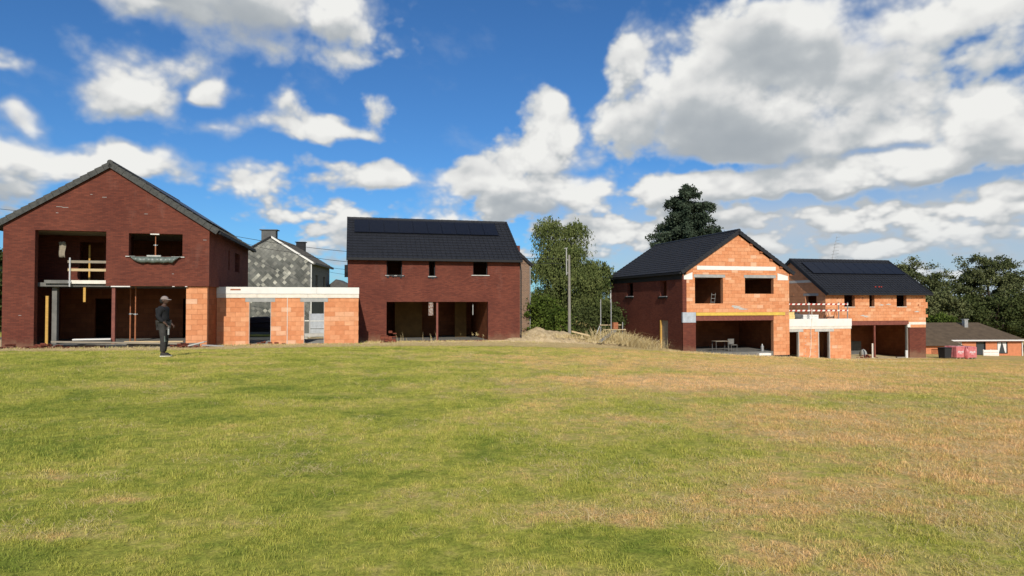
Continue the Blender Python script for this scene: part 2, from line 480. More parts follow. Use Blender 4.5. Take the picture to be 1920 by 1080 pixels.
def leafmat(name, dark, light, sc_=.35, rough=.6):
    def fn(n, b):
        p = wpos(n)
        f = n.noise(p, sc_, 3, .6)
        r = n.new('ShaderNodeNewGeometry').outputs['Random Per Island']
        f = n.m('ADD', n.m('MULTIPLY', f, .75), n.m('MULTIPLY', r, .3))
        b.inputs['Subsurface Weight'].default_value = 0
        return n.ramp(f, [(.3, dark), (.75, light)])
    return mat(name, fn, .85, .06)
leafmat('leaf_weeping', (.036, .058, .016), (.185, .210, .070), .8)
leafmat('leaf_shrub', (.030, .055, .010), (.125, .165, .030), .5)
leafmat('needle', (.024, .038, .024), (.080, .105, .066), .5)
leafmat('leaf_oak', (.048, .064, .024), (.175, .185, .078), .22)
leafmat('leaf_dark', (.030, .044, .014), (.095, .112, .038), .22)

class B:
    """collects boxes, prisms and tubes of one part, in the part's own local metres"""
    def __init__(s):
        s.v = []; s.f = []
    def box(s, x0, x1, y0, y1, z0, z1):
        i = len(s.v)
        s.v += [(x0, y0, z0), (x1, y0, z0), (x1, y1, z0), (x0, y1, z0), (x0, y0, z1), (x1, y0, z1), (x1, y1, z1), (x0, y1, z1)]
        s.f += [(i, i+3, i+2, i+1), (i+4, i+5, i+6, i+7), (i, i+1, i+5, i+4), (i+1, i+2, i+6, i+5), (i+2, i+3, i+7, i+6), (i+3, i, i+4, i+7)]
        return s
    def hexa(s, p):
        i = len(s.v); s.v += [tuple(q) for q in p]
        s.f += [(i, i+3, i+2, i+1), (i+4, i+5, i+6, i+7), (i, i+1, i+5, i+4), (i+1, i+2, i+6, i+5), (i+2, i+3, i+7, i+6), (i+3, i, i+4, i+7)]
        return s
    def obox(s, o, a, b, c, la, lb, lc):
        """box from corner o along three directions"""
        o = Vector(o); a = Vector(a) * la; b = Vector(b) * lb; c = Vector(c) * lc
        return s.hexa([o, o+a, o+a+b, o+b, o+c, o+a+c, o+a+b+c, o+b+c])
    def prism(s, poly, axis, t0, t1):
        """poly of (a, z) pairs extruded along 'y' (facade) or 'x' (side wall)"""
        i = len(s.v); n = len(poly)
        for t in (t0, t1):
            for a, z in poly:
                s.v.append((a, t, z) if axis == 'y' else (t, a, z))
        fl = axis == 'y'
        f0 = tuple(range(i, i+n)); f1 = tuple(range(i+2*n-1, i+n-1, -1))
        s.f += [f0, f1]
        for k in range(n):
            j = (k+1) % n
            s.f.append((i+k, i+n+k, i+n+j, i+j))
        return s
    def tube(s, p0, p1, r0, r1=None, n=8, cap=True):
        r1 = r0 if r1 is None else r1
        p0 = Vector(p0); p1 = Vector(p1)
        d = (p1 - p0).normalized()
        a = d.orthogonal().normalized(); b = d.cross(a)
        i = len(s.v)
        for p, r in ((p0, r0), (p1, r1)):
            for k in range(n):
                t = 2 * math.pi * k / n
                s.v.append(tuple(p + a * (r * math.cos(t)) + b * (r * math.sin(t))))
        for k in range(n):
            j = (k+1) % n
            s.f.append((i+k, i+j, i+n+j, i+n+k))
        if cap:
            s.f += [tuple(i+n-1-k for k in range(n)), tuple(i+n+k for k in range(n))]
        return s
    def path(s, pts, r, n=6):
        for a, b in zip(pts[:-1], pts[1:]):
            s.tube(a, b, r, r, n)
        return s
    def build(s, name, m, parent=None, stuff=False, smooth=False, label=None, loc=None, rot=0):
        me = bpy.data.meshes.new(name)
        me.from_pydata(s.v, [], s.f)
        fix(me, smooth)
        me.materials.append(MATS[m])
        return link(name, me, parent, stuff, label, loc, rot)
def fix(me, smooth=False):
    import bmesh
    bm = bmesh.new(); bm.from_mesh(me)
    bmesh.ops.recalc_face_normals(bm, faces=bm.faces)
    uvl = bm.loops.layers.uv.new('UVMap')
    for f in bm.faces:
        nx, ny, nz = abs(f.normal.x), abs(f.normal.y), abs(f.normal.z)
        f.smooth = smooth
        for l in f.loops:
            c = l.vert.co
            l[uvl].uv = (c.x, c.y) if nz > max(nx, ny) else ((c.x, c.z) if ny >= nx else (c.y, c.z))
    bm.to_mesh(me); bm.free()
def link(name, me, parent=None, stuff=False, label=None, loc=None, rot=0):
    o = bpy.data.objects.new(name, me)
    COL.objects.link(o)
    if parent: o.parent = parent
    if stuff: o['kind'] = 'stuff'
    if label: o['label'] = label
    if loc: o.location = loc
    if rot: o.rotation_euler = (0, 0, rot)
    return o
def tag(o, label, cat, group=None):
    o['label'] = label; o['category'] = cat
    if group: o['group'] = group
    return o
def thing(name, label, cat, loc=(0, 0, 0), rot=0, group=None):
    o = bpy.data.objects.new(name, None)
    COL.objects.link(o)
    o.empty_display_size = .3
    o.location = loc; o.rotation_euler = (0, 0, rot)
    return tag(o, label, cat, group)
ROT = math.atan(.25)                     # every new house on the site stands turned by the same 14 degrees
CR, SR = math.cos(ROT), math.sin(ROT)
class Site:
    """origin of a building: front left corner at ground floor level"""
    def __init__(s, x, y, z):
        s.o = Vector((x, y, z))
    def w(s, u, v, z=0):
        return Vector((s.o.x + CR*u - SR*v, s.o.y + SR*u + CR*v, s.o.z + z))

# ------------------------------------------------------------------ terrain height
CTRL = np.array([(0,0,0),(-6,2,0),(6,2,0),(-10,8,.02),(0,8,-.02),(10,8,-.12),(-10.5,19.3,0.0),(0,19,-.28),(12,19,-.62),(-22,20,-.02),(24,19,-.9),
 (-23,27.5,-.48),(-14.5,29.5,-.56),(-24,38,-.7),(-12,33,-.63),(-8,34,-.68),(-10,38,-.84),(0,40,-.93),(5,43.5,-1.2),(11.6,43,-1.8),(19.5,45,-2.3),
 (25,48,-2.7),(35,51,-2.95),(0,30,-.62),(11,31,-1.25),(25,34,-1.9),(40,45,-2.9),(55,66,-4.1),(45,80,-4.4),(-10,50,-1),(3,55,-1.4),(20,62,-2.6),
 (-25,62,-1.2),(70,60,-4.2),(0,90,-2),(60,110,-5),(-60,60,-.6),(-60,20,.1),(60,20,-2),(-40,100,-1.4),(-40,5,.2),(40,5,-.6),(0,-20,.4)], float)
def _k(r2):
    return np.where(r2 > 1e-9, r2 * np.log(np.maximum(r2, 1e-9)) * .5, 0)
_n = len(CTRL)
_A = np.zeros((_n+3, _n+3))
_A[:_n, :_n] = _k(((CTRL[:, None, :2] - CTRL[None, :, :2]) ** 2).sum(-1)) + np.eye(_n) * 12
_A[:_n, _n:] = np.c_[np.ones(_n), CTRL[:, :2]]
_A[_n:, :_n] = _A[:_n, _n:].T
_w = np.linalg.solve(_A, np.r_[CTRL[:, 2], 0, 0, 0])
def ground(x, y):
    x = np.asarray(x, float); y = np.asarray(y, float)
    r = np.hypot(x, y - 40)
    s = np.minimum(1, 90 / np.maximum(r, 1))
    qx = x * s; qy = 40 + (y - 40) * s                  # beyond 90 m the land runs on level
    z = _w[_n] + _w[_n+1] * qx + _w[_n+2] * qy
    for i in range(_n):
        z = z + _w[i] * _k((qx - CTRL[i, 0]) ** 2 + (qy - CTRL[i, 1]) ** 2)
    return z
def gz(x, y):
    return float(ground(x, y))
def bare_mask(x, y):
    """1 on the trodden strip of soil and straw along the houses"""
    q = (y - .25 * x) / 1.0308
    u = (x + .25 * y) / 1.0308
    lim = np.interp(u, [-40, -16, -8, -6.5, -3, 0, 4, 10, 15.5, 20, 22, 30, 60], [28.7, 28.7, 28.9, 30.3, 31.3, 32.7, 33.2, 34.2, 36.4, 38.2, 39.2, 40.6, 44])
    m = 1 / (1 + np.exp(-(q - lim) / .45))
    # behind the houses the land is rough grass again
    return m * (1 / (1 + np.exp((q - 49) / 1.0))) * (1 / (1 + np.exp((u - 47) / .8)))
def axis(a, b, fine0, fine1, step, grow=1.12):
    c = list(np.arange(fine0, fine1 + 1e-6, step))
    s = step; x = fine0
    lo = []
    while x > a:
        s *= grow; x -= s; lo.append(x)
    s = step; x = c[-1]; hi = []
    while x < b:
        s *= grow; x += s; hi.append(x)
    return np.array(lo[::-1] + c + hi)
gx_ = axis(-900, 900, -30, 44, .3)
gy_ = axis(-300, 1500, 2, 52, .3)
X, Y = np.meshgrid(gx_, gy_)
Z = ground(X, Y)
nearm = np.clip(1 - np.hypot(X, Y - 20) / 60, 0, 1)
Z = Z + nearm * (.035 * fbm(X, Y, .5, 3, .5, 201) + .02 * fbm(X, Y, 1.9, 3, .6, 211))
Z = Z + bare_mask(X, Y) * (.07 * fbm(X, Y, 1.3, 3, .6, 221))
nx_, ny_ = len(gx_), len(gy_)
me = bpy.data.meshes.new('ground')
me.vertices.add(nx_ * ny_)
me.vertices.foreach_set('co', np.stack([X, Y, Z], -1).astype(np.float32).ravel())
ii = (np.arange(ny_ - 1)[:, None] * nx_ + np.arange(nx_ - 1)[None, :]).ravel()
quads = np.stack([ii, ii + 1, ii + nx_ + 1, ii + nx_], -1).astype(np.int32)
me.loops.add(quads.size); me.polygons.add(len(quads))
me.loops.foreach_set('vertex_index', quads.ravel())
me.polygons.foreach_set('loop_start', np.arange(0, quads.size, 4, dtype=np.int32))
me.polygons.foreach_set('use_smooth', np.ones(len(quads), bool))
me.update(calc_edges=True)
at_ = me.attributes.new('bare', 'FLOAT', 'POINT')
at_.data.foreach_set('value', bare_mask(X, Y).astype(np.float32).ravel())
me.materials.append(MATS['field'])
g = link('ground', me); g['kind'] = 'structure'

# ================================================================== building kit
def wall(b, a0, a1, w0, w1, holes, t0, t1, ax='y'):
    """wall slab with rectangular openings; ax 'y': runs along x, 'x': runs along y"""
    xs = sorted({a0, a1, *[min(max(h[k], a0), a1) for h in holes for k in (0, 1)]})
    zs = sorted({w0, w1, *[min(max(h[k], w0), w1) for h in holes for k in (2, 3)]})
    for i in range(len(xs) - 1):
        run = None
        for j in range(len(zs) - 1):
            cx, cz = (xs[i] + xs[i+1]) / 2, (zs[j] + zs[j+1]) / 2
            solid = not any(h[0] < cx < h[1] and h[2] < cz < h[3] for h in holes)
            if solid:
                run = [zs[j] if run is None else run[0], zs[j+1]]
            if run and (not solid or j == len(zs) - 2):
                if ax == 'y': b.box(xs[i], xs[i+1], t0, t1, run[0], run[1])
                else: b.box(t0, t1, xs[i], xs[i+1], run[0], run[1])
                run = None
    return b
def clip(poly, fa, fz, fc):
    """keep the side fa*a + fz*z <= fc"""
    out = []
    for k in range(len(poly)):
        p, q = poly[k], poly[(k+1) % len(poly)]
        dp, dq = fa*p[0] + fz*p[1] - fc, fa*q[0] + fz*q[1] - fc
        if dp <= 0: out.append(p)
        if (dp < 0 < dq) or (dq < 0 < dp):
            t = dp / (dp - dq)
            out.append((p[0] + (q[0]-p[0])*t, p[1] + (q[1]-p[1])*t))
    return out
UNIT = {}
def block_wall(parent, a0, a1, w0, w1, holes, face, proud=.012, ax='y', cuts=(), joined=False, bl=.5, bh=.25, skip=None, mname='clay_block', pname='block', seed=0):
    """individual hollow clay blocks standing proud of the mortar bed at depth `face`"""
    J = .010
    rr = random.Random(seed + 11)
    zs = [w0]
    k = 1
    while w0 + k*bh < w1 - .03:
        zs.append(w0 + k*bh); k += 1
    zs.append(w1)
    marks = [h[q] for h in holes for q in (2, 3) if w0 < h[q] < w1]
    for mval in marks:
        if min(abs(mval - z) for z in zs) > .05: zs.append(mval)
        else:
            j = min(range(len(zs)), key=lambda t: abs(zs[t] - mval)); zs[j] = mval
    zs = sorted(set(zs))
    J2 = B() if joined else None
    for r in range(len(zs) - 1):
        z0, z1 = zs[r], zs[r+1]
        if z1 - z0 < .04: continue
        zc = (z0 + z1) / 2
        row = int((zc - w0) / bh)
        spans = [(a0, a1)]
        for h in holes:
            if h[2] < zc < h[3]:
                ns = []
                for s0, s1 in spans:
                    if h[1] <= s0 or h[0] >= s1: ns.append((s0, s1)); continue
                    if h[0] > s0: ns.append((s0, h[0]))
                    if h[1] < s1: ns.append((h[1], s1))
                spans = ns
        for s0, s1 in spans:
            x = math.floor((s0 - a0) / bl) * bl + a0 - (bl/2 if row % 2 else 0)
            while x < s1:
                c0, c1 = max(x, s0), min(x + bl, s1)
                if c1 - c0 < .12 and c1 < s1 and c0 <= s0:      # merge slivers
                    x += bl; s0 = c0
                    c1 = min(x + bl, s1)
                if c1 - c0 > .03:
                    if s1 - c1 < .1 : c1 = s1
                    poly = [(c0 + J/2, z0 + J/2), (c1 - J/2, z0 + J/2), (c1 - J/2, z1 - J/2), (c0 + J/2, z1 - J/2)]
                    n0 = len(poly)
                    for cc in cuts: poly = clip(poly, *cc) if len(poly) > 2 else poly
                    jit = rr.uniform(-.004, .005)
                    if len(poly) > 2 and not (skip and skip(c0, c1, z0, z1)):
                        area = abs(sum(poly[i][0]*poly[(i+1) % len(poly)][1] - poly[(i+1) % len(poly)][0]*poly[i][1] for i in range(len(poly)))) / 2
                        if area > .004:
                            if joined:
                                J2.prism(poly, ax, face - proud - jit, face + .02)
                            else:
                                ca = sum(p[0] for p in poly) / len(poly); cz = sum(p[1] for p in poly) / len(poly)
                                key = (ax, pname, tuple((round(p[0]-ca, 2), round(p[1]-cz, 2)) for p in poly))
                                if key not in UNIT:
                                    bb = B().prism([(p[0]-ca, p[1]-cz) for p in poly], ax, -proud, .02)
                                    o = bb.build(pname, mname, parent)
                                    UNIT[key] = o.data
                                else:
                                    o = link(pname, UNIT[key], parent)
                                o.location = (ca, face - jit, cz) if ax == 'y' else (face - jit, ca, cz)
                    if c1 >= s1: break
                x += bl
    if joined and J2.v:
        return J2.build(pname, mname, parent, stuff=True)
def roof_side(parent, P0, along, up, L, S, m='roof_tile_black', row=.34, col=.30, verge=None, name='roof_tile', verge_ends=(1, 1), rt=random.Random(3)):
    """one roof slope: deck, courses of tiles with raised lower edges, verge pieces"""
    P0 = Vector(P0); along = Vector(along).normalized(); up = Vector(up).normalized()
    nr = along.cross(up).normalized()
    if nr.z < 0: nr = -nr
    d = B(); d.obox(P0 - nr*.14, along, up, nr, L, S, .13)
    d.build('roof_deck', 'black_trim', parent)
    t = B(); rows = int(round(S / row)); row = S / rows; cols = int(round(L / col)); col = L / cols
    for i in range(rows):
        sh = 0
        for j in range(cols):
            dz = rt.uniform(-.004, .004)
            o = P0 + along * (j*col + .004) + up * (i*row - .02)
            a = along * (col - .008); u = up * (row + .03)
            lo0, lo1 = nr * (.012 + dz), nr * (.052 + dz); hi0, hi1 = nr * (-.006), nr * (.022)
            q = [o+lo0, o+a+lo0, o+a+u+hi0, o+u+hi0, o+lo1, o+a+lo1, o+a+u+hi1, o+u+hi1]
            t.hexa(q)
            # the rolled left edge of an interlocking tile
            w = along * .05
            t.hexa([o+lo1, o+w+lo1, o+w+u+hi1, o+u+hi1, o+lo1+nr*.018, o+w*.8+lo1+nr*.018, o+w*.8+u+hi1+nr*.018, o+u+hi1+nr*.018])
    t.build(name, m, parent, stuff=True)
    if verge:
        vb = B()
        for e, on in zip((0, 1), verge_ends):
            if not on: continue
            for i in range(rows):
                o = P0 + along * (L if e else 0) + up * (i*row - .02)
                a = along * (.035 if e else -.035)
                u = up * (row + .02)
                lo, hi = nr * .075, nr * .045
                dn = nr * -.19
                vb.hexa([o+dn, o+a+dn, o+a+u+dn, o+u+dn, o+lo, o+a+lo, o+a+u+hi, o+u+hi])
                b2 = along * (-.11 if e else .11)
                vb.hexa([o+lo*.8, o+b2+lo*.8, o+b2+u+hi*.8, o+u+hi*.8, o+lo*1.25, o+b2+lo*1.25, o+b2+u+hi*1.25, o+u+hi*1.25])
        vb.build('verge_tile', verge, parent, stuff=True)
    return nr
def ridge(parent, p0, p1, m, r=.12):
    p0, p1 = Vector(p0), Vector(p1); L = (p1-p0).length; n = int(L/.42); d = (p1-p0)/n
    b = B()
    for i in range(n):
        b.tube(p0 + d*i - d.normalized()*.02, p0 + d*(i+1) + d.normalized()*.02, r*1.06, r*.95, 10)
    b.build('ridge_tile', m, parent, stuff=True)
PANEL = {}
def solar(parent, P0, along, up, n, wid, hgt, gap=.02):
    P0 = Vector(P0); along = Vector(along).normalized(); up = Vector(up).normalized(); nr = along.cross(up)
    if nr.z < 0: nr = -nr
    for i in range(n):
        o = P0 + along * (i*(wid+gap)) + nr*.10
        k = (tuple(round(c, 3) for c in along), tuple(round(c, 3) for c in up), wid, hgt)
        if k not in PANEL:
            f = B().obox((0, 0, 0), along, up, nr, wid, hgt, .035)
            g = B().obox(along*.012 + up*.012 + nr*.0352, along, up, nr, wid-.024, hgt-.024, .003)
            po = f.build('solar_panel', 'panel_frame', parent)
            go = g.build('glass', 'solar_glass', po)
            PANEL[k] = (po.data, go.data)
        else:
            po = link('solar_panel', PANEL[k][0], parent); go = link('glass', PANEL[k][1], po)
        po.location = o
def jack_prop(site, u, v, z0, z1, label, m='rusty_prop', group='adjustable steel props in the openings', r=.035):
    t = thing('support_prop', label, 'prop', site.w(u, v, z0), ROT, group)
    h = z1 - z0; s = h * .52
    B().tube((0, 0, .01), (0, 0, s), r, n=10).build('outer_tube', m, t, smooth=False)
    B().tube((0, 0, s), (0, 0, h - .01), r*.72, n=10).build('inner_tube', m, t)
    B().tube((0, 0, s-.06), (0, 0, s+.02), r*1.5, n=10).tube((-.1, 0, s-.02), (.1, 0, s-.02), .01).build('collar', 'galvanised_steel', t)
    B().box(-.07, .07, -.07, .07, 0, .012).build('foot_plate', m, t)
    B().box(-.07, .07, -.07, .07, h-.012, h).build('head_plate', m, t)
    return t

plain((.12, .12, .115), .15, 3, .9, .2, name='old_roofing')
def bb_(n, b):
    t_ = n.new('ShaderNodeTexBrick'); n.put(t_.inputs['Vector'], uvco(n)); t_.inputs['Scale'].default_value = 1
    t_.inputs['Brick Width'].default_value = .22; t_.inputs['Row Height'].default_value = .07; t_.inputs['Mortar Size'].default_value = .009
    n.put(t_.inputs['Color1'], (.24, .13, .08)); n.put(t_.inputs['Color2'], (.16, .09, .06)); n.put(t_.inputs['Mortar'], (.30, .26, .20))
    return t_.outputs[0]
mat('brown_brick', bb_, .9, .1)
mat('speckled_pier', lambda n, b: n.ramp(n.noise(objco(n), 9, 4, .7), [(.42, (.16, .075, .05)), (.55, (.36, .31, .27))]), .9, .1)
# ================================================================== HOUSE 1 (gabled, dark brick, left)
def H(site, name, label, cat, group=None):
    return thing(name, label, cat, site.o, ROT, group)
NEWH = 'new houses under construction'
def sill_film(parent, u0, u1, w, name='sill_film', y=-.03, seed=1, ax='y'):
    r = random.Random(seed); b = B(); n = max(3, int((u1-u0)/.16)); st = (u1-u0)/n
    for i in range(n):
        d = r.uniform(.05, .17)
        if ax == 'y': b.prism([(u0+i*st, w), (u0+(i+1)*st, w), (u0+(i+1)*st - .02, w-d), (u0+i*st+.02, w-d*r.uniform(.5, 1))], 'y', y - r.uniform(.01, .05), y)
        else: b.prism([(u0+i*st, w), (u0+(i+1)*st, w), (u0+(i+1)*st - .02, w-d), (u0+i*st+.02, w-d*r.uniform(.5, 1))], 'x', y - r.uniform(.04, .12), y)
    return b.build(name, 'black_film', parent)

s1 = Site(-22.88, 28.72, -.50)
h = H(s1, 'brick_house', 'large dark red brick house with a two-storey opening at left, its gable facing the field', 'house', NEWH)
D1, W1 = 11.9, 8.55
b = B()
wall(b, 0, W1, -.7, 5.6, [(1.25, 4.13, .10, 5.40), (4.13, 8.6, -.8, 2.87), (5.07, 7.37, 4.28, 5.35)], 0, .32)
b.prism([(0, 5.6), (W1, 5.6), (W1/2, 8.38)], 'y', 0, .32)
b.build('front_wall', 'facing_brick', h)
b = B(); wall(b, .32, D1, -.7, 5.6, [], 0, .3, 'x'); b.build('side_wall', 'facing_brick', h)
b = B(); wall(b, .32, D1, 2.87, 5.6, [(7.0, 8.6, 3.9, 5.0), (4.9, 5.3, 3.9, 5.0)], W1-.3, W1, 'x'); b.build('side_wall', 'facing_brick', h)
b = B(); b.box(8.14, 8.44, .46, D1, -.7, 2.868); b.build('lower_side_wall', 'clay_wall_shaded', h)
b = B(); b.box(.3, W1-.3, D1-.3, D1, -.7, 5.6).prism([(0, 5.6), (W1, 5.6), (W1/2, 8.38)], 'y', D1-.3, D1-.001); b.build('back_wall', 'facing_brick', h)
b = B(); b.box(7.53, 8.445, .135, .458, -.7, 2.86); pr = b.build('pier', 'clay_mortar', h)
block_wall(pr, 7.52, 8.46, .02, 2.86, [], .13, seed=4)
b = B(); b.box(.3, 8.14, .02, D1-.3, -.6, .16); b.build('floor_slab', 'shaded_grey', h)
b = B(); b.box(.3, 8.25, .42, D1-.3, 2.84, 3.02); b.build('upper_floor', 'shaded_grey', h)
b = B(); wall(b, .3, 8.14, .16, 2.84, [(1.9, 2.9, .16, 2.3), (6.2, 7.1, .16, 2.3)], 5.2, 5.35); b.build('inner_wall', 'clay_wall_shaded', h)
b = B(); b.box(4.9, 5.05, 5.35, 9, .16, 2.84); b.box(.3, 8.2, 9, 9.15, .16, 2.84); b.build('inner_wall', 'clay_wall_shaded', h)
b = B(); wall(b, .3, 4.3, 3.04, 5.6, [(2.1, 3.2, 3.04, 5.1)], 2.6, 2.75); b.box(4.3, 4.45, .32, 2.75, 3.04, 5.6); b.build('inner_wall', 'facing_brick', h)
b = B(); b.box(.3, 8.25, 4.6, 4.75, 3.04, 5.40); b.build('inner_wall', 'clay_wall_shaded', h)
b = B(); b.box(.3, 8.25, .32, 4.6, 5.41, 5.56); b.build('ceiling', 'old_timber', h)
b = B(); b.box(1.66, 1.86, .75, .98, .16, 2.84); b.build('concrete_column', 'shaded_grey', h)
b = B(); b.box(1.50, 1.61, .50, .58, .16, 2.40); b.build('door_jamb', 'yellow_timber', h)
for q in ((2.74, 2.81, 1.9, 1.96, 3.04, 4.9), (3.03, 3.13, .50, .56, 2.12, 2.84)): B().box(*q).build('timber_post', 'yellow_timber', h)
b = B(); b.box(4.36, 4.50, .08, .22, .16, 2.85); b.build('steel_post', 'red_oxide_steel', h)
b = B(); b.box(4.35, 5.15, -.03, .1, 2.82, 2.868); b.build('lintel_plate', 'white_board', h)
for x in (6.95, 7.5): B().box(x, x+.1, -.03, .05, 2.84, 2.868).build('lintel_plate', 'white_board', h)
for x, q in ((4.95, 5.35), (6.9, 7.47), (5.85, 6.45)): B().box(x, q, -.07, .1, 4.235, 4.275 + (.05 if x == 5.85 else 0)).build('window_sill', 'pale_concrete', h)
b = B(); b.box(5.98, 6.36, -.02, .1, 5.30, 5.349); b.build('window_head_board', 'white_board', h)
a = math.atan(.651); ca, sa = math.cos(a), math.sin(a); S = (W1/2 + .4) / ca
for sx in (0, 1):
    P0 = (-.4, -.10, 5.55) if sx == 0 else (W1 + .4, -.10, 5.55)
    up = (ca, 0, sa) if sx == 0 else (-ca, 0, sa)
    roof_side(h, P0, (0, 1, 0), up, D1 + .2, S, 'roof_tile_grey', verge='roof_tile_grey', name='roof_tile')
solar(h, Vector((W1+.4, .55, 5.55)) + Vector((-ca, 0, sa))*1.0, (0, 1, 0), (-ca, 0, sa), 8, 1.05, 1.68)
solar(h, Vector((W1+.4, .55, 5.55)) + Vector((-ca, 0, sa))*2.72, (0, 1, 0), (-ca, 0, sa), 8, 1.05, 1.68)
ridge(h, (W1/2, -.1, 8.62), (W1/2, D1+.1, 8.62), 'roof_tile_grey')
b = B(); b.box(W1+.40, W1+.50, 0, D1, 5.40, 5.52); b.build('gutter', 'black_trim', h)
b = B(); b.box(-.50, -.40, 0, D1, 5.40, 5.52); b.build('gutter', 'black_trim', h)
b = B(); rr = random.Random(9)
for k in range(9):      # spots where the pointing is missing
    x, z = rr.choice([(4.0, 7.0), (5.6, 6.1), (8.1, 5.45), (8.2, 5.0), (.3, 4.6), (6.9, 3.4), (2.2, 6.3), (.6, 1.6), (3.3, 6.9)]); x += rr.uniform(-.2, .2); z += rr.uniform(-.2, .2)
    b.box(x, x + rr.uniform(.08, .26), -.006, .01, z, z + .018)
b.build('mortar_smear', 'concrete', h, stuff=True)

jack_prop(s1, 4.72, 1.5, .16, 2.84, 'thin red steel prop just right of the thick red post in the left house')
jack_prop(s1, 5.18, .7, .16, 2.84, 'rusty steel prop standing furthest right in the ground floor opening of the left house')
jack_prop(s1, 6.17, .14, 4.33, 5.30, 'short rusty prop in the middle of the upper window above the green tarp', r=.03)
# guard rail across the upper opening
t = thing('guard_rail', 'temporary pale timber guard rail with a steel post across the upper left opening', 'guard rail', s1.w(2.57, .24, 2.83), ROT)
B().box(-.03, .03, -.03, .03, 0, 1.34).box(-.06, .06, -.035, .09, .18, .24).build('post', 'galvanised_steel', t)
B().box(-.10, 1.56, .03, .06, .72, .84).build('rail_board', 'pale_timber', t)
B().box(0, 1.56, .035, .065, .14, .30).build('toe_board', 'cream_board', t)
B().box(-1.05, -.01, .04, .07, .15, .30).build('toe_board', 'shaded_grey', t)  # left half of the toe board: its shade is painted as a darker colour
B().box(-.25, 1.56, .40, .43, 1.12, 1.24).build('rail_board', 'old_timber', t)
# tarp sagging below the window
t = B(); n = 22
pts = []
for i in range(n+1):
    f = i / n; u = 5.12 + 2.2 * f
    edge = min(1, min(f, 1-f) / .14)
    d = .30 * edge ** .8 + .02 * math.sin(f*31) * edge
    pts.append((u, d))
for j in range(4):
    for i in range(n+1):
        u, d = pts[i]; f = j / 3
        t.v.append((u + .25 * (.5 - i/n) * f * .5, -.08 - .10 * math.sin(f*math.pi*.8) * (1 + .5*math.sin(i*1.7)) , 4.26 - d * f))
for j in range(3):
    for i in range(n):
        q = j*(n+1) + i
        t.f.append((q, q+1, q+n+2, q+n+1))
o = t.build('tarp', 'tarp_green', None, smooth=True)
o.location = s1.o; o.rotation_euler = (0, 0, ROT)
sm = o.modifiers.new('thickness', 'SOLIDIFY'); sm.thickness = .006
tag(o, 'sagging grey-green tarp hanging under the upper window of the left brick house', 'tarp')
t = B()
for j in range(7):
    for i in range(5):
        t.v.append((1.80 + .28*i/4 + .02*math.sin(j*1.1), 1.0 + .05*math.sin(i*2.1 + j*.4), 4.95 - .74*j/6 + .03*(i % 2)))
for j in range(6):
    for i in range(4):
        q = j*5 + i; t.f.append((q, q+1, q+6, q+5))
o = t.build('hanging_sheet', 'old_timber', None, smooth=True); o.location = s1.o; o.rotation_euler = (0, 0, ROT)
o.modifiers.new('thickness', 'SOLIDIFY').thickness = .01
tag(o, 'pale sheet hanging from the ceiling inside the dark upper left opening', 'sheet')

# ================================================================== LINK GARAGE 1
s2 = Site(-15.38, 33.14, -.62)
h = H(s2, 'garage', 'low orange block garage with white roof edge between the left and the middle brick house', 'garage', 'flat-roofed link garages of orange block')
W2, D2 = 7.23, 4.2
op = [(1.68, 2.72, -.0, 2.24), (4.42, 5.42, -.0, 2.24)]
lt = [(1.47, 2.94, 2.24, 2.45), (4.21, 5.63, 2.24, 2.45)]
b = B(); wall(b, 0, W2-.01, -.6, 2.45, op + lt, .008, .20); fw = b.build('front_wall', 'clay_mortar', h)
block_wall(fw, 0, W2, -.04, 2.45, op + lt, .006, seed=1, bh=.249, bl=.5)
for x0, x1, z0, z1 in lt:
    B().box(x0, x1, -.025, .20, z0+.004, z1-.004).build('lintel', 'concrete', h)
b = B(); b.box(W2-.2, W2-.012, .2, D2, -.6, 2.45); b.build('side_wall', 'clay_wall_shaded', h)
b = B(); wall(b, 0, W2-.2, -.6, 2.45, [(.3, 3.3, .0, 2.24), (3.7, 6.4, .0, 2.24)], D2-.2, D2); b.build('back_wall', 'clay_wall_shaded', h)
B().box(0, W2-.2, .2, D2-.2, -.6, 0.0).build('floor_slab', 'concrete', h)
B().box(0, W2-.02, .03, D2, 2.452, 2.94).build('flat_roof', 'concrete', h)
xs = [.02, 2.05, 4.6, W2+.02]
for x0, x1 in zip(xs[:-1], xs[1:]):
    B().box(x0+.004, x1-.004, -.055, .03, 2.455, 2.66).build('fascia_board', 'cream_board', h)
xs = [.04, 3.0, 5.05, W2+.03]
for x0, x1 in zip(xs[:-1], xs[1:]):
    B().box(x0+.003, x1-.003, -.085, .03, 2.668, 3.02).build('fascia_board', 'white_board', h)
b = B(); b.box(.75, 1.25, -.088, -.084, 2.84, 2.92)
b.build('printed_mark', 'rusty_prop', h)
B().tube((3.56, -.035, 0), (3.56, -.035, 2.44), .018).build('conduit', 'cream_board', h)
for x in (1.66, 2.72, 4.40, 5.42):
    B().box(x, x+.02, -.012, .19, 0, 2.238).build('jamb_strip', 'pale_concrete', h)

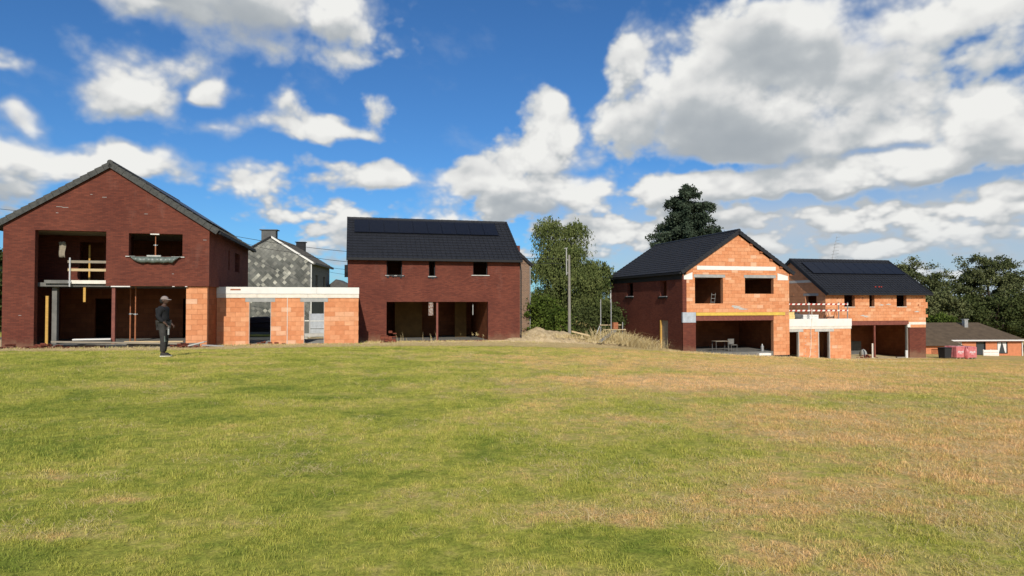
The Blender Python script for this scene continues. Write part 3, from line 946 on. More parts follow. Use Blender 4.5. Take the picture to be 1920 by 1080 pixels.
# ================================================================== HOUSE 2 (middle)
s3 = Site(-9.98, 38.90, -.82)
h = H(s3, 'brick_house', 'middle dark red brick house with its long side and solar panel row facing the field', 'house', NEWH)
W3, D3 = 10.82, 8.1
b = B()
wall(b, 0, W3, -.7, 5.2, [(2.31, 3.26, 4.09, 5.0), (4.91, 5.32, 4.06, 5.0), (7.73, 8.68, 4.15, 5.02), (2.32, 8.71, .0, 2.44)], 0, .32)
b.build('front_wall', 'facing_brick', h)
for x0, x1 in ((0, .3), (W3-.3, W3)):
    B().box(x0, x1, .32, D3, -.7, 5.2).build('side_wall', 'facing_brick', h)
    B().prism([(.0, 5.2), (D3, 5.2), (D3/2, 7.90)], 'x', x0+.001, x1-.001).build('gable', 'facing_brick', h)
B().box(.3, W3-.3, D3-.3, D3, -.7, 5.2).build('back_wall', 'facing_brick', h)
B().box(.3, W3-.3, .05, D3-.3, -.6, -.01).build('floor_slab', 'shaded_grey', h)
B().box(.3, W3-.3, .32, D3-.3, 2.441, 2.65).build('upper_floor', 'concrete', h)
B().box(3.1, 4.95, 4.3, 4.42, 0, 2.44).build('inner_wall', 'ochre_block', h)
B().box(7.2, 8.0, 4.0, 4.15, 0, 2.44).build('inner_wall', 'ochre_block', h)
B().box(.3, W3-.3, 6.2, 6.35, 0, 2.44).build('inner_wall', 'clay_wall_shaded', h)
B().box(2.2, 2.32, .32, 6.2, 0, 2.44).build('inner_wall', 'clay_wall_shaded', h)
B().box(8.75, 8.9, .32, 6.2, 0, 2.44).build('inner_wall', 'clay_wall_shaded', h)
B().box(.3, W3-.3, 3.2, 3.35, 2.65, 5.2).build('inner_wall', 'clay_wall_shaded', h)
b = B(); b.box(4.92, 5.20, .10, .30, 1.58, 2.44); hp = b.build('hanging_pier', 'speckled_pier', h)
B().box(5.40, 5.52, .10, .22, -.01, 2.44).build('steel_post', 'red_oxide_steel', h)
B().box(7.76, 7.81, .34, .40, 1.6, 2.30).build('plaster_strip', 'concrete', h)
B().box(7.62, 8.79, -.06, .1, 4.10, 4.149).build('window_sill', 'pale_concrete', h)
B().box(2.22, 3.34, -.05, .1, 4.04, 4.089).build('window_sill', 'concrete', h)
B().box(4.86, 5.37, -.05, .1, 4.00, 4.059).build('window_sill', 'concrete', h)
sill_film(h, 2.30, 3.42, 4.08, seed=2); sill_film(h, 4.84, 5.46, 4.0, seed=3)
for x0, x1, z0, z1 in ((2.31, 3.26, 4.09, 5.0), (4.91, 5.32, 4.06, 5.0), (7.73, 8.68, 4.15, 5.02)):
    b = B(); b.box(x0, x0+.05, .18, .24, z0, z1).box(x1-.05, x1, .18, .24, z0, z1).box(x0+.05, x1-.05, .18, .24, z1-.05, z1); b.build('window_frame', 'black_trim', h)
a = math.atan(.68); ca, sa = math.cos(a), math.sin(a); S = (D3/2 + .3) / ca
roof_side(h, (-.06, -.3, 5.10), (1, 0, 0), (0, ca, sa), W3+.12, S, verge='roof_tile_black')
roof_side(h, (-.06, D3+.3, 5.10), (1, 0, 0), (0, -ca, sa), W3+.12, S, verge='roof_tile_black')
solar(h, Vector((.38, -.3, 5.10)) + Vector((0, ca, sa))*3.12, (1, 0, 0), (0, ca, sa), 10, .935, 1.68)
ridge(h, (-.08, D3/2, 8.05), (W3+.08, D3/2, 8.05), 'roof_tile_black', .10)
B().box(-.08, W3+.08, -.42, -.30, 4.98, 5.12).build('gutter', 'black_trim', h)
B().box(-.05, W3+.05, -.30, -.005, 4.98, 5.03).build('soffit', 'black_trim', h)
b = B(); b.prism([(1.6, 4.75), (1.9, 4.8), (1.95, 4.2), (1.75, 4.0), (1.65, 4.3)], 'x', -.22, -.01); b.build('window_film', 'black_film', h)
B().tube((W3-.02, -.10, 5.0), (W3+.06, -.04, 4.4), .04).tube((W3+.06, -.04, 4.4), (W3+.06, -.04, -.3), .04).build('downpipe', 'black_trim', h)

# brown house behind the middle one
t = thing('brown_brick_house', 'narrow strip of an older brown brick house behind the right end of the middle house', 'house', s3.w(0, 0), ROT)
B().box(9.95, 14.1, 9.4, 15, -1, 5.45).prism([(9.95, 5.45), (14.1, 5.45), (12.05, 7.3)], 'y', 9.4, 15).build('wall', 'brown_brick', t)
a = math.atan2(1.85, 2.05)
roof_side(t, (14.35, 9.2, 5.35), (0, 1, 0), (-math.cos(a), 0, math.sin(a)), 6, 3.0)
roof_side(t, (9.65, 9.2, 5.35), (0, 1, 0), (math.cos(a), 0, math.sin(a)), 6, 3.2)
B().box(12.95, 13.35, 9.6, 10.1, 6.0, 6.95).build('chimney', 'facing_brick', t)
B().tube((14.12, 9.33, -.8), (14.12, 9.33, 5.3), .045).build('downpipe', 'galvanised_steel', t)

# ================================================================== HOUSE 3 (gable, orange block front)
s4 = Site(11.62, 43.60, -1.78)
h = H(s4, 'block_house', 'gabled house with orange block front and dark left side, yellow strip over its wide opening', 'house', NEWH)
W4, D4, AP = 8.4, 12.4, 4.3
K = .653; E0 = 5.28
front_holes = [(.97, 7.1, -.9, 2.42), (.94, 3.1, 3.28, 5.07), (4.83, 7.14, 3.96, 5.07)]
lints = [(.86, 3.27, 5.07, 5.28), (4.75, 7.3, 5.07, 5.28)]
band = (1.1, 7.3, 5.60, 5.88)
pads = [(.10, .75, 4.93, 5.42), (7.45, 8.3, 4.93, 5.42)]
strip = (1.0, 8.02, 2.45, 2.66); panel = (-.02, .97, 1.98, 2.68)
b = B(); wall(b, .31, W4-.04, -.9, E0, front_holes, .02, .30)
b.prism([(.31, E0), (W4-.04, E0), (W4-.04, E0+K*(2*AP-W4)), (AP, E0+K*AP), (.31, E0+K*.31)], 'y', .02, .30)
fw = b.build('front_wall', 'clay_mortar', h)
cuts = [(-K, 1, E0-.02), (K, 1, E0-.02+K*2*AP)]
block_wall(fw, .03, W4, 2.68, 8.3, front_holes + lints + [band] + pads, .018, cuts=cuts, seed=2)
block_wall(fw, 7.11, W4, -.38, 2.45, [], .018, seed=3)
B().box(0, .97, -.03, .10, -.9, 1.978).build('brick_pier', 'facing_brick', h)
B().box(-.02, .97, -.045, .10, 1.982, 2.68).build('grey_insulation', 'grey_panel', h)
for x0, x1, z0, z1 in lints:
    B().box(x0, x1, -.01, .30, z0+.004, z1-.004).build('lintel', 'concrete', h)
B().box(band[0], band[1], -.015, .28, band[2]+.004, band[3]-.004).build('concrete_band', 'white_board', h)
for i, (x0, x1, z0, z1) in enumerate(pads):
    p = [(x0, z0), (x1, z0), (x1, z1 if not i else z1-.2), (x0, z1 if i else z1-.25)]
    B().prism(p, 'y', -.012, .28).build('bearing_pad', 'white_board', h)
b = B(); b.box(.97, 7.1, -.02, .02, 2.10, 2.13).box(.97, 7.1, -.02, .02, 2.39, 2.42).box(.97, 7.1, .0, .3, 2.13, 2.39).box(.97, 7.1, -.02, .3, 2.421, 2.448)
b.build('steel_lintel', 'red_oxide_steel', h)
B().box(strip[0], strip[1], -.05, .10, strip[2], strip[3]).build('insulation_strip', 'yellow_board', h)
b = B(); wall(b, .0, D4, -.9, E0-.08, [(7.93, 9.1, 3.86, 4.9), (2.28, 3.25, 3.81, 4.9), (2.1, 3.28, .0, 2.07)], 0, .3, 'x'); b.build('side_wall', 'facing_brick', h)
b = B(); wall(b, .30, D4, -.9, E0-.08, [], W4-.32, W4-.045, 'x'); b.build('side_wall', 'clay_wall_shaded', h)
B().box(.3, W4-.3, D4-.3, D4, -.9, E0-.08).prism([(0, E0-.08), (W4, E0-.08), (AP, E0+K*AP)], 'y', D4-.3, D4-.01).build('back_wall', 'facing_brick', h)
B().box(.3, W4-.33, .05, D4-.3, -.9, -.10).build('floor_slab', 'shaded_grey', h)
B().box(.3, W4-.33, .30, D4-.3, 2.45, 2.66).build('upper_floor', 'concrete', h)
B().box(3.35, 3.47, .30, 6.0, 2.66, 5.09).build('inner_wall', 'clay_wall_shaded', h)
B().box(.3, 8.0, 6.0, 6.15, 2.66, 5.09).build('inner_wall', 'clay_wall_shaded', h)
B().box(.3, 8.0, 5.5, 5.65, -.1, 2.45).build('inner_wall', 'clay_wall_shaded', h)
B().box(.30, 8.08, .30, 6.0, 5.10, 5.22).build('ceiling', 'old_timber', h)
B().box(.02, .3, 3.20, 3.27, 0, 2.06).box(-.03, .02, 3.18, 3.30, 0, 2.06).build('door_jamb', 'yellow_timber', h)
B().box(.10, .16, 2.1, 3.2, .0, 2.06).build('door', 'old_timber', h)
B().box(-.05, 0, 7.85, 9.2, 3.79, 3.855).build('window_sill', 'pale_concrete', h)
B().box(-.05, 0, 2.2, 3.35, 3.74, 3.805).build('window_sill', 'pale_concrete', h)
sill_film(h, 7.75, 9.4, 3.80, y=-.02, seed=5, ax='x'); sill_film(h, 2.1, 3.5, 3.76, y=-.02, seed=6, ax='x')
B().box(-.035, 0, .05, D4, 4.93, 5.3).build('eaves_membrane', 'black_trim', h)
B().tube((-.08, D4-.1, 1.9), (-.08, D4-.1, 5.0), .05).build('downpipe', 'white_plastic', h)
B().box(7.12, W4, -.02, .02, -.75, -.385).build('damp_membrane', 'black_film', h)
a = math.atan(K); ca, sa = math.cos(a), math.sin(a)
zl = E0 + .27 - .15*K
roof_side(h, (-.15, -.14, zl), (0, 1, 0), (ca, 0, sa), D4+.3, (AP+.15)/ca, verge='roof_tile_black')
roof_side(h, (2*AP+.15, -.14, zl), (0, 1, 0), (-ca, 0, sa), D4+.3, (AP+.15)/ca, verge='roof_tile_black')
ridge(h, (AP, -.14, zl+K*(AP+.15)+.02), (AP, D4+.16, zl+K*(AP+.15)+.02), 'roof_tile_black')
B().box(-.26, -.15, -.1, D4+.1, zl-.16, zl-.02).build('gutter', 'black_trim', h)
b = B(); rr = random.Random(5)
for k in range(5):
    u = 5.2 + k*.8; z = E0 + K*(2*AP-u) - .13
    b.box(u, u+.22, -.10, -.0, z-.02, z+.10)
b.build('rafter_end', 'rusty_prop', h)
b = B()
for x, z in ((3.9, 2.95), (4.3, 2.86), (3.75, 3.05)):
    b.prism([(x, z), (x+.35, z-.02), (x+.8, z+.02), (x+.3, z+.09), (x+.05, z+.10)], 'y', -.006, .01)
b.build('mortar_smear', 'pale_concrete', h, stuff=True)
# contents of the opening
t = thing('work_table', 'low work table with thin legs standing in the dark opening of the orange gabled house', 'table', s4.w(2.95, .7, -.10), ROT)
B().box(0, 1.1, 0, .6, .70, .73).build('table_top', 'old_timber', t)
for x, y in ((.05, .05), (1.05, .05), (.05, .55), (1.05, .55)):
    B().tube((x, y, 0), (x, y, .70), .02).build('leg', 'old_roofing', t)
t = thing('garden_chair', 'pale folding chair beside the work table in the dark opening', 'chair', s4.w(4.15, .65, -.10), ROT)
B().box(0, .45, 0, .42, .43, .47).build('seat', 'shaded_grey', t)
B().box(0, .45, .40, .44, .50, .86).build('backrest', 'shaded_grey', t)
for x, y in ((.02, .02), (.43, .02), (.02, .42), (.43, .42)):
    B().tube((x, y, 0), (x + (.03 if x > .2 else -.03), y, .43 if y < .2 else .86), .018).build('leg', 'shaded_grey', t)
o = B().box(0, .95, 0, .5, 0, .16).build('foam_block', 'white_board', None, loc=s4.w(5.75, -.25, -.36), rot=ROT); tag(o, 'white foam block on the ground at the right end of the wide opening', 'foam block')
t = thing('canister', 'small pale canister standing near the white foam block inside the opening', 'canister', s4.w(6.45, .4, -.10), ROT)
B().tube((0, 0, 0), (0, 0, .34), .11, .11, 12).tube((0, 0, .34), (0, 0, .42), .11, .05, 12).build('body', 'galvanised_steel', t)
B().tube((0, 0, .42), (0, 0, .50), .03, .03, 8).build('neck', 'white_plastic', t)
t = thing('step_ladder', 'small pale step ladder leaning inside the upper left window of the orange gabled house', 'ladder', s4.w(2.55, .8, 2.66), ROT)
B().tube((0, 0, 0), (.22, .1, 1.35), .02).build('stile', 'shaded_grey', t)
B().tube((.3, 0, 0), (.52, .1, 1.35), .02).build('stile', 'shaded_grey', t)
for k in range(5):
    f = (k+.7)/5.2
    B().box(.22*f, .30+.22*f, .1*f-.03, .1*f+.03, 1.35*f, 1.35*f+.03).build('tread', 'galvanised_steel', t)

# ================================================================== LINK GARAGE 2
s5 = Site(20.10, 47.30, -2.50)
h = H(s5, 'garage', 'low orange block garage with a striped barrier on its roof, before the right house', 'garage', 'flat-roofed link garages of orange block')
A5, W5, D5 = -.88, 5.83, 4.5
op = [(.30, 1.24, -.25, 1.88), (2.97, 3.94, -.25, 1.88)]
lt = [(.02, 1.62, 1.88, 2.08), (2.62, 4.30, 1.88, 2.08)]
b = B(); wall(b, A5, W5-.01, -.9, 2.08, op + lt, .008, .2); fw = b.build('front_wall', 'clay_mortar', h)
block_wall(fw, A5, W5, -.38, 2.08, op + lt, .006, seed=6, bh=.246)
for x0, x1, z0, z1 in lt: B().box(x0, x1, -.025, .2, z0+.004, z1-.004).build('lintel', 'pale_concrete', h)
for x in (.26, 1.20, 2.93, 3.90): B().box(x, x+.06, -.012, .19, -.3, 1.88).build('jamb_strip', 'pale_concrete', h)
B().box(W5-.2, W5-.012, .2, D5, -.9, 2.08).build('side_wall', 'clay_wall_shaded', h)
B().box(A5, W5-.2, D5-.2, D5, -.9, 2.08).build('back_wall', 'clay_wall_shaded', h)
B().box(A5, W5-.2, .2, D5-.2, -.9, -.3).build('floor_slab', 'concrete', h)
B().box(A5, W5-.02, .03, D5, 2.082, 2.78).build('flat_roof', 'concrete', h)
for x0, x1 in ((A5, 2.6), (2.6, W5+.02)):
    B().box(x0, x1-.005, -.05, .03, 2.085, 2.27).build('fascia_board', 'cream_board', h)
for x0, x1 in ((A5, 1.9), (1.9, 4.4), (4.4, W5+.03)):
    B().box(x0, x1-.004, -.08, .03, 2.278, 2.84).build('fascia_board', 'white_board', h)
B().path([(2.3, -.09, 3.6), (2.32, -.12, 2.8), (2.25, -.05, 2.0), (2.28, -.03, 1.0), (2.2, -.03, .2), (2.0, -.04, -.25)], .022).build('conduit', 'cream_board', h)
b = B()
for i in range(7):
    for j in range(3):
        b.box(1.75+j*.42, 1.85+j*.42, -.02, 0, .1+i*.27, .13+i*.27)
b.build('mortar_smear', 'pale_concrete', h, stuff=True)
# things on its roof
t = thing('striped_barrier', 'red and white striped barrier planks on posts along the front of the right garage roof', 'barrier', s5.w(.1, .25, 2.78), ROT)
for z in (.62, 1.10):
    k = B(); k.box(0, 5.75, 0, .022, z, z+.11); pl = k.build('barrier_plank', 'white_board', t)
    r = B()
    for i in range(13):
        x = .12 + i*.44
        if x < 5.6: r.prism([(x, z-.002), (x+.2, z-.002), (x+.26, z+.112), (x+.06, z+.112)], 'y', -.006, .028)
    mat_red = 'stripe_red'
    if mat_red not in MATS: plain((.42, .045, .03), .1, 4, .6, .3, name=mat_red)
    r.build('red_stripe', mat_red, pl)
for x in (.02, 2.25, 4.9, 5.7):
    B().box(x, x+.05, .03, .08, 0, 1.3).build('post', 'galvanised_steel', t)
for nm, x0, x1, y0, z1, m, lb in (('insulation_boards', .12, 1.05, .35, .60, 'pale_yellow_board', 'stack of pale yellow insulation boards at the left end of the right garage roof'),
                        ('insulation_boards', 2.05, 1.35, .5, .36, 'white_board', 'low stack of white boards in the middle of the right garage roof')):
    t = thing(nm, lb, 'boards', s5.w(x0, y0, 2.78), ROT)
    n = int(round(z1/.12)); 
    for i in range(n):
        dx = rng.uniform(-.03, .03)
        B().box(dx, x1+dx, rng.uniform(-.02, .02), .8, i*.12+.002, (i+1)*.12-.006).build('board', m, t)
def bag(name, loc, rx, ry, rz, m, label, cat, seed=0, rot=0):
    r = random.Random(seed); b = B(); nu, nv = 14, 8
    for j in range(nv+1):
        ph = math.pi * j / nv
        for i in range(nu):
            th = 2*math.pi*i/nu
            k = 1 + .12*math.sin(3*th+seed) + r.uniform(-.06, .06)
            cz = -math.cos(ph)
            b.v.append((rx*k*math.sin(ph)**.6*math.cos(th), ry*k*math.sin(ph)**.6*math.sin(th), rz*(cz+1)*(1 + .1*math.sin(2*th))*.5))
    for j in range(nv):
        for i in range(nu):
            b.f.append((j*nu+i, j*nu+(i+1) % nu, (j+1)*nu+(i+1) % nu, (j+1)*nu+i))
    o = b.build(name, m, None, smooth=True, loc=loc, rot=rot)
    return tag(o, label, cat)
bag('rubble_bag', s5.w(1.6, .7, 2.78), .33, .3, .50, 'old_roofing', 'grey crumpled bag between the yellow and white boards on the garage roof', 'bag', 3)
t = thing('trestle', 'thin dark metal trestle at the right end of the right garage roof', 'trestle', s5.w(3.75, .8, 2.78), ROT)
B().box(0, 1.5, -.03, .03, .70, .75).build('beam', 'black_trim', t)
for x in (.1, .7, 1.4):
    for y in (-.25, .25): B().tube((x, y, 0), (x, 0, .70), .018).build('leg', 'rusty_prop', t)

# ================================================================== HOUSE 4 (far right)
s6 = Site(24.74, 50.50, -2.72)
h = H(s6, 'block_house', 'right-hand house of orange block with a long black roof of solar panels facing the field', 'house', NEWH)
W6, D6 = 9.70, 8.1
wins = [(1.75, 2.75, 3.94, 4.88), (4.14, 4.64, 3.94, 4.88), (6.8, 7.79, 3.94, 4.88)]
op = (.6, 7.93, -.9, 2.46)
b = B(); wall(b, .3, W6, 2.45, 5.0, wins + [op], .02, .3); b.box(.3, .6, .02, .3, -.9, 2.45).box(7.95, W6, .1, .3, -.9, 2.45); fw = b.build('front_wall', 'clay_mortar', h)
band6 = (7.95, W6, 2.46, 2.68)
block_wall(fw, 0.0, W6, 2.80, 5.02, wins, .018, seed=8, skip=lambda c0, c1, z0, z1: False)
block_wall(fw, 8.0, W6, 2.22, 2.46, [], .018, seed=9)
for z in (3.05, 3.8, 4.05):
    block_wall(fw, W6, W6+.22, z, z+.25, [], .018, seed=10)
B().box(8.0, W6-.05, -.02, .10, -.9, 2.215).build('brick_pier', 'facing_brick', h)
B().box(band6[0]+.05, W6, -.005, .1, 2.465, 2.675).build('concrete_band', 'cream_board', h)
block_wall(fw, 8.0, W6, 2.68, 2.80, [], .018, seed=12)
B().box(7.82, 8.1, -.04, .1, 2.25, 2.5).build('bearing_pad', 'white_board', h)
b = B(); b.box(.6, 7.93, -.02, .02, 2.46, 2.50).box(.6, 7.93, -.02, .02, 2.75, 2.79).box(.6, 7.93, .0, .3, 2.50, 2.75); b.build('steel_lintel', 'red_oxide_steel', h)
B().box(7.80, 7.93, .05, .2, -.35, 2.455).build('concrete_column', 'shaded_grey', h)
B().box(4.62, 4.74, .05, .17, -.35, 2.455).build('steel_post', 'red_oxide_steel', h)
gw = B(); wall(gw, .3, D6, -.9, 5.0, [(1.02, 2.32, 4.07, 4.81)], .012, .3, 'x'); gw.prism([(.02, 5.0), (D6, 5.0), (D6/2, 7.7)], 'x', .012, .29); gwo = gw.build('side_wall', 'clay_mortar', h)
gh = [(1.02, 2.32, 4.07, 4.81), (.8, 2.55, 4.81, 5.02), (0, 8.1, 5.9, 6.12)]
block_wall(gwo, .0, D6, 2.5, 7.7, gh, .01, ax='x', cuts=[(-.667, 1, 5.05), (.667, 1, 5.05+.667*D6)], joined=True, seed=14)
B().box(-.01, .2, .8, 2.55, 4.815, 5.015).build('lintel', 'concrete', h)
B().box(-.012, .2, 1.35, D6-1.35, 5.905, 6.115).build('concrete_band', 'cream_board', h)
B().box(W6-.3, W6-.002, .3, D6, -.9, 5.0).prism([(.02, 5.0), (D6, 5.0), (D6/2, 7.7)], 'x', W6-.29, W6-.01).build('side_wall', 'clay_wall_shaded', h)
B().box(.3, W6-.3, D6-.3, D6, -.9, 5.0).build('back_wall', 'clay_wall_shaded', h)
B().box(.3, W6-.3, .1, D6-.3, -.9, -.35).build('floor_slab', 'shaded_grey', h)
B().box(.3, W6-.3, .3, D6-.3, 2.5, 2.75).build('upper_floor', 'concrete', h)
B().box(.3, W6-.3, 5.0, 5.15, -.35, 2.5).build('inner_wall', 'clay_wall_shaded', h)
B().box(.3, W6-.3, 3.5, 3.65, 2.75, 5.0).build('inner_wall', 'clay_wall_shaded', h)
for x0, x1, z0, z1 in wins:
    B().box(x0, x1, -.03, .02, z0-.05, z0-.004).build('window_sill', 'cream_board', h)
b = B()
for x, z in ((1.05, 4.55), (3.45, 4.55), (6.3, 4.5), (9.3, 4.6), (8.9, 4.0)):
    b.box(x, x+.12, -.02, .03, z, z+.14)
b.build('missing_block', 'rusty_prop', h, stuff=True)
b = B()
for x, z in ((3.2, 3.2), (3.5, 3.12), (8.5, 3.5), (5.0, 4.05), (5.7, 4.1)):
    b.prism([(x, z), (x+.35, z-.02), (x+.6, z+.02), (x+.3, z+.09)], 'y', -.006, .01)
b.build('mortar_smear', 'pale_concrete', h, stuff=True)
a = math.atan(.667); ca, sa = math.cos(a), math.sin(a); S = (D6/2 + .35) / ca
roof_side(h, (-.12, -.35, 4.99), (1, 0, 0), (0, ca, sa), W6+.45, S, verge='roof_tile_black')
roof_side(h, (-.12, D6+.35, 4.99), (1, 0, 0), (0, -ca, sa), W6+.45, S, verge='roof_tile_black')
solar(h, Vector((.55, -.35, 4.99)) + Vector((0, ca, sa))*2.88, (1, 0, 0), (0, ca, sa), 9, 1.0, 1.75)
ridge(h, (-.12, D6/2, 7.93), (W6+.33, D6/2, 7.93), 'roof_tile_black', .10)
B().box(-.12, W6+.33, -.46, -.35, 4.86, 5.0).build('gutter', 'black_trim', h)
b = B()
for x in (5.05, 5.4, 5.62):
    y = .35; b.box(x, x+.10, y, y+.1, 5.22+.667*y+.06, 5.22+.667*y+.14)
b.build('tile_clip', 'stripe_red', h, stuff=True)
# things in and before it
for u, v, hh, lb in ((4.0, -.4, 1.15, 'short rusty pipe upright in the soil before the opening of the right house'),):
    o = B().tube((0, 0, -.2), (0, 0, hh), .06).build('pipe_stub', 'cream_board', None, loc=(*s6.w(u, v)[:2], gz(*s6.w(u, v)[:2])), rot=ROT); tag(o, lb.replace('rusty', 'pale'), 'pipe')
p = s6.w(7.35, -.35); o = B().tube((0, 0, -.1), (0, 0, .62), .10, .10, 12).build('drain_pipe', 'white_plastic', None, loc=(p.x, p.y, gz(p.x, p.y))); tag(o, 'thick white pipe stub standing before the right jamb of the right house', 'pipe')
bag('rubble_bag', s6.w(4.95, 1.6, -.35), .28, .28, .7, 'concrete', 'pale building sack beside the red post inside the right house', 'bag', 8)
bag('rubble_bag', s6.w(3.0, 3.2, -.35), .5, .4, .5, 'shaded_grey', 'low grey sack near the left edge of the right house opening', 'bag', 9)
t = thing('pallet_of_boards', 'grey square stack of boards in the shade inside the right house', 'pallet', s6.w(5.6, 3.9, -.35), ROT)
for i in range(8): B().box(0, 1.3, 0, .9, .12+i*.14, .25+i*.14).build('board', 'old_roofing', t)
B().box(0, 1.3, 0, .9, 0, .11).build('pallet_base', 'old_timber', t)

# ================================================================== OLD SLATE HOUSE
rotS = math.atan(.10)
t = thing('slate_house', 'old grey house with a diamond slate gable and two chimneys, behind the left garage', 'house', (-26.35, 59.3, -1.4), rotS)
plain((.17, .17, .155), .25, 1.2, .9, .2, name='slate_back')
def slate(n, b):
    r = orand(n)
    p = objco(n)
    rp = n.new('ShaderNodeNewGeometry').outputs['Random Per Island']
    f = n.noise(p, 8, 3, .6)
    r2 = n.m('FRACT', n.m('ADD', r, rp))
    c = n.ramp(r2, [(0, (.105, .107, .095)), (.45, (.150, .152, .135)), (.78, (.20, .195, .17)), (.85, (.38, .37, .31)), (1, (.50, .48, .40))])
    sx_ = n.new('ShaderNodeSeparateXYZ'); n.put(sx_.inputs[0], wpos(n))
    c = n.mix(n.maprange(sx_.outputs[2], 5.0, 6.6, 0, .75), c, (.24, .235, .205))
    c = n.mix(1, c, n.ramp(n.noise(wpos(n), .7, 3, .6), [(.35, .7), (.65, 1.15)]), 'MULTIPLY')
    return n.mix(1, c, n.ramp(f, [(.3, .85), (.7, 1.15)]), 'MULTIPLY')
mat('slate', slate, .85, .2)
plain((.15, .15, .14), .15, 2, .9, .2, name='grey_render')
plain((.10, .095, .088), .2, 3, .8, .2, name='old_roof')
WS = 7.5; EH = 6.72; AH = 8.98; 
gwall = B(); gwall.box(0, WS, .03, .3, -.6, EH).prism([(0, EH), (WS, EH), (3.78, AH)], 'y', .03, .3); go = gwall.build('gable_wall', 'slate_back', t)
dw, dh = .43, .44; cnt = 0; far = B(); DM = None
kS = (AH-EH)/3.78
for r in range(0, 42):
    z = .2 + r*dh/2
    for c in range(0, 18):
        x = .15 + c*dw + (dw/2 if r % 2 else 0)
        zmax = EH + kS*min(x, WS-x) - .12
        if x > WS-.1 or z > zmax: continue
        j = rng.uniform(-.012, .012)
        if z > 3.6 and x > 1.3 and z < 7.6 and cnt < 296:
            if DM is None:
                d = B().prism([(0, -dh*.5), (dw*.5, 0), (0, dh*.5), (-dw*.5, 0)], 'y', -.012, .0)
                o = d.build('slate', 'slate', go); DM = o.data
            else: o = link('slate', DM, go)
            o.location = (x, .02 + (r % 2)*.006, z); o.rotation_euler = (R(2), 0, 0); o.scale = (.94, 1, .94); cnt += 1
        else:
            far.prism([(x, z-dh*.47), (x+dw*.47, z), (x, z+dh*.47), (x-dw*.47, z)], 'y', .01, .028 - .004*(r % 2))
far.build('slate', 'slate', go, stuff=True)
wl = B(); wall(wl, .3, 9.5, -.6, EH, [(2.2, 3.2, 3.6, 5.6), (6.0, 7.0, 3.6, 5.6)], WS-.3, WS, 'x'); wl.build('side_wall', 'grey_render', t)
for y0 in (2.2, 6.0):
    f = B().box(WS-.2, WS-.12, y0, y0+1, 3.6, 5.6).build('window', 'black_trim', t)
    B().box(WS-.13, WS-.05, y0-.0, y0+.06, 3.6, 5.6).box(WS-.13, WS-.05, y0+.94, y0+1, 3.6, 5.6).build('frame', 'old_timber', f)
B().box(0, .3, .3, 9.5, -.6, EH).build('side_wall', 'grey_render', t)
B().box(.3, WS-.3, 9.2, 9.5, -.6, EH).build('back_wall', 'grey_render', t)
a = math.atan(kS); ca, sa = math.cos(a), math.sin(a)
# left and right slopes meet at the ridge over x = 3.78
for sx in (0, 1):
    if sx == 0: roof_side(t, (-.25, -.05, EH+.05-.25*kS+.1), (0, 1, 0), (ca, 0, sa), 9.8, (3.78+.25)/ca, m='old_roof')
    else:
        k2 = (AH-EH)/(WS-3.78); a2 = math.atan(k2)
        roof_side(t, (WS+.25, -.05, EH+.05-.25*k2+.1), (0, 1, 0), (-math.cos(a2), 0, math.sin(a2)), 9.8, (WS-3.78+.25)/math.cos(a2), m='old_roof')
v = B(); v.prism([(WS+.3, EH-.02), (WS+.3, EH-.22), (3.9, AH-.02), (3.9, AH+.18)], 'y', -.09, -.055); v.build('verge_board', 'white_board', t)
v = B(); v.prism([(WS+.25, EH+.0), (WS+.42, EH+.0), (WS+.42, EH-.2), (WS+.25, EH-.2)], 'y', -.09, 9.7); v.build('gutter', 'grey_render', t)
B().tube((WS+.05, -.05, -.5), (WS+.05, -.05, EH-.2), .05).build('downpipe', 'white_board', t)
c = B().box(2.95, 4.25, .1, .8, AH-.5, AH+.72).box(2.8, 4.4, .0, .95, AH+.72, AH+.80).build('chimney', 'old_roofing', t)
c = B().box(4.2, 5.1, 8.4, 9.0, AH-.8, AH+.35).box(4.1, 5.2, 8.3, 9.1, AH+.35, AH+.42).build('chimney', 'black_trim', t)

t = thing('outbuilding', 'small low grey roof just right of the old slate house', 'outbuilding', (-19.6, 68.0, -1.4), rotS)
B().box(0, 2.4, 0, 4, -.5, 4.5).build('wall', 'grey_render', t)
B().prism([(-.2, 4.5), (2.7, 4.5), (.9, 5.4)], 'y', -.2, 4.2).build('roof', 'old_roof', t)

# seen through the garage openings: parked car, gate panel
plain((.010, .011, .013), .05, 3, .25, .6, name='car_paint')
plain((.02, .025, .03), .05, 3, .08, .8, name='car_glass')
plain((.03, .03, .03), .1, 3, .8, .2, name='rubber')
cx, cy = -20.6, 46.5
t = thing('parked_car', 'dark parked car seen through the left opening of the orange garage', 'car', (cx, cy, gz(cx, cy)), R(8))
prof = [(0, .35), (.02, .72), (.25, .88), (1.0, .98), (1.75, 1.42), (2.9, 1.46), (3.75, 1.05), (4.15, .98), (4.25, .7), (4.25, .35)]
b = B()
def ring(y, sc_in):
    return [(x, y*(1 if z < .95 else .80), z) for x, z in prof]
secs = [-.86, -.80, .80, .86]
for q, y in enumerate(secs):
    for x, z in prof:
        b.v.append((x, y * (1 if z <= 1.0 else .82), z if abs(y) < .85 else .35 + (z-.35)*.93))
n = len(prof)
for q in range(3):
    for k in range(n):
        j = (k+1) % n
        b.f.append((q*n+k, q*n+j, (q+1)*n+j, (q+1)*n+k))
b.f.append(tuple(range(n))); b.f.append(tuple(range(4*n-1, 3*n-1, -1)))
b.build('body', 'car_paint', t)
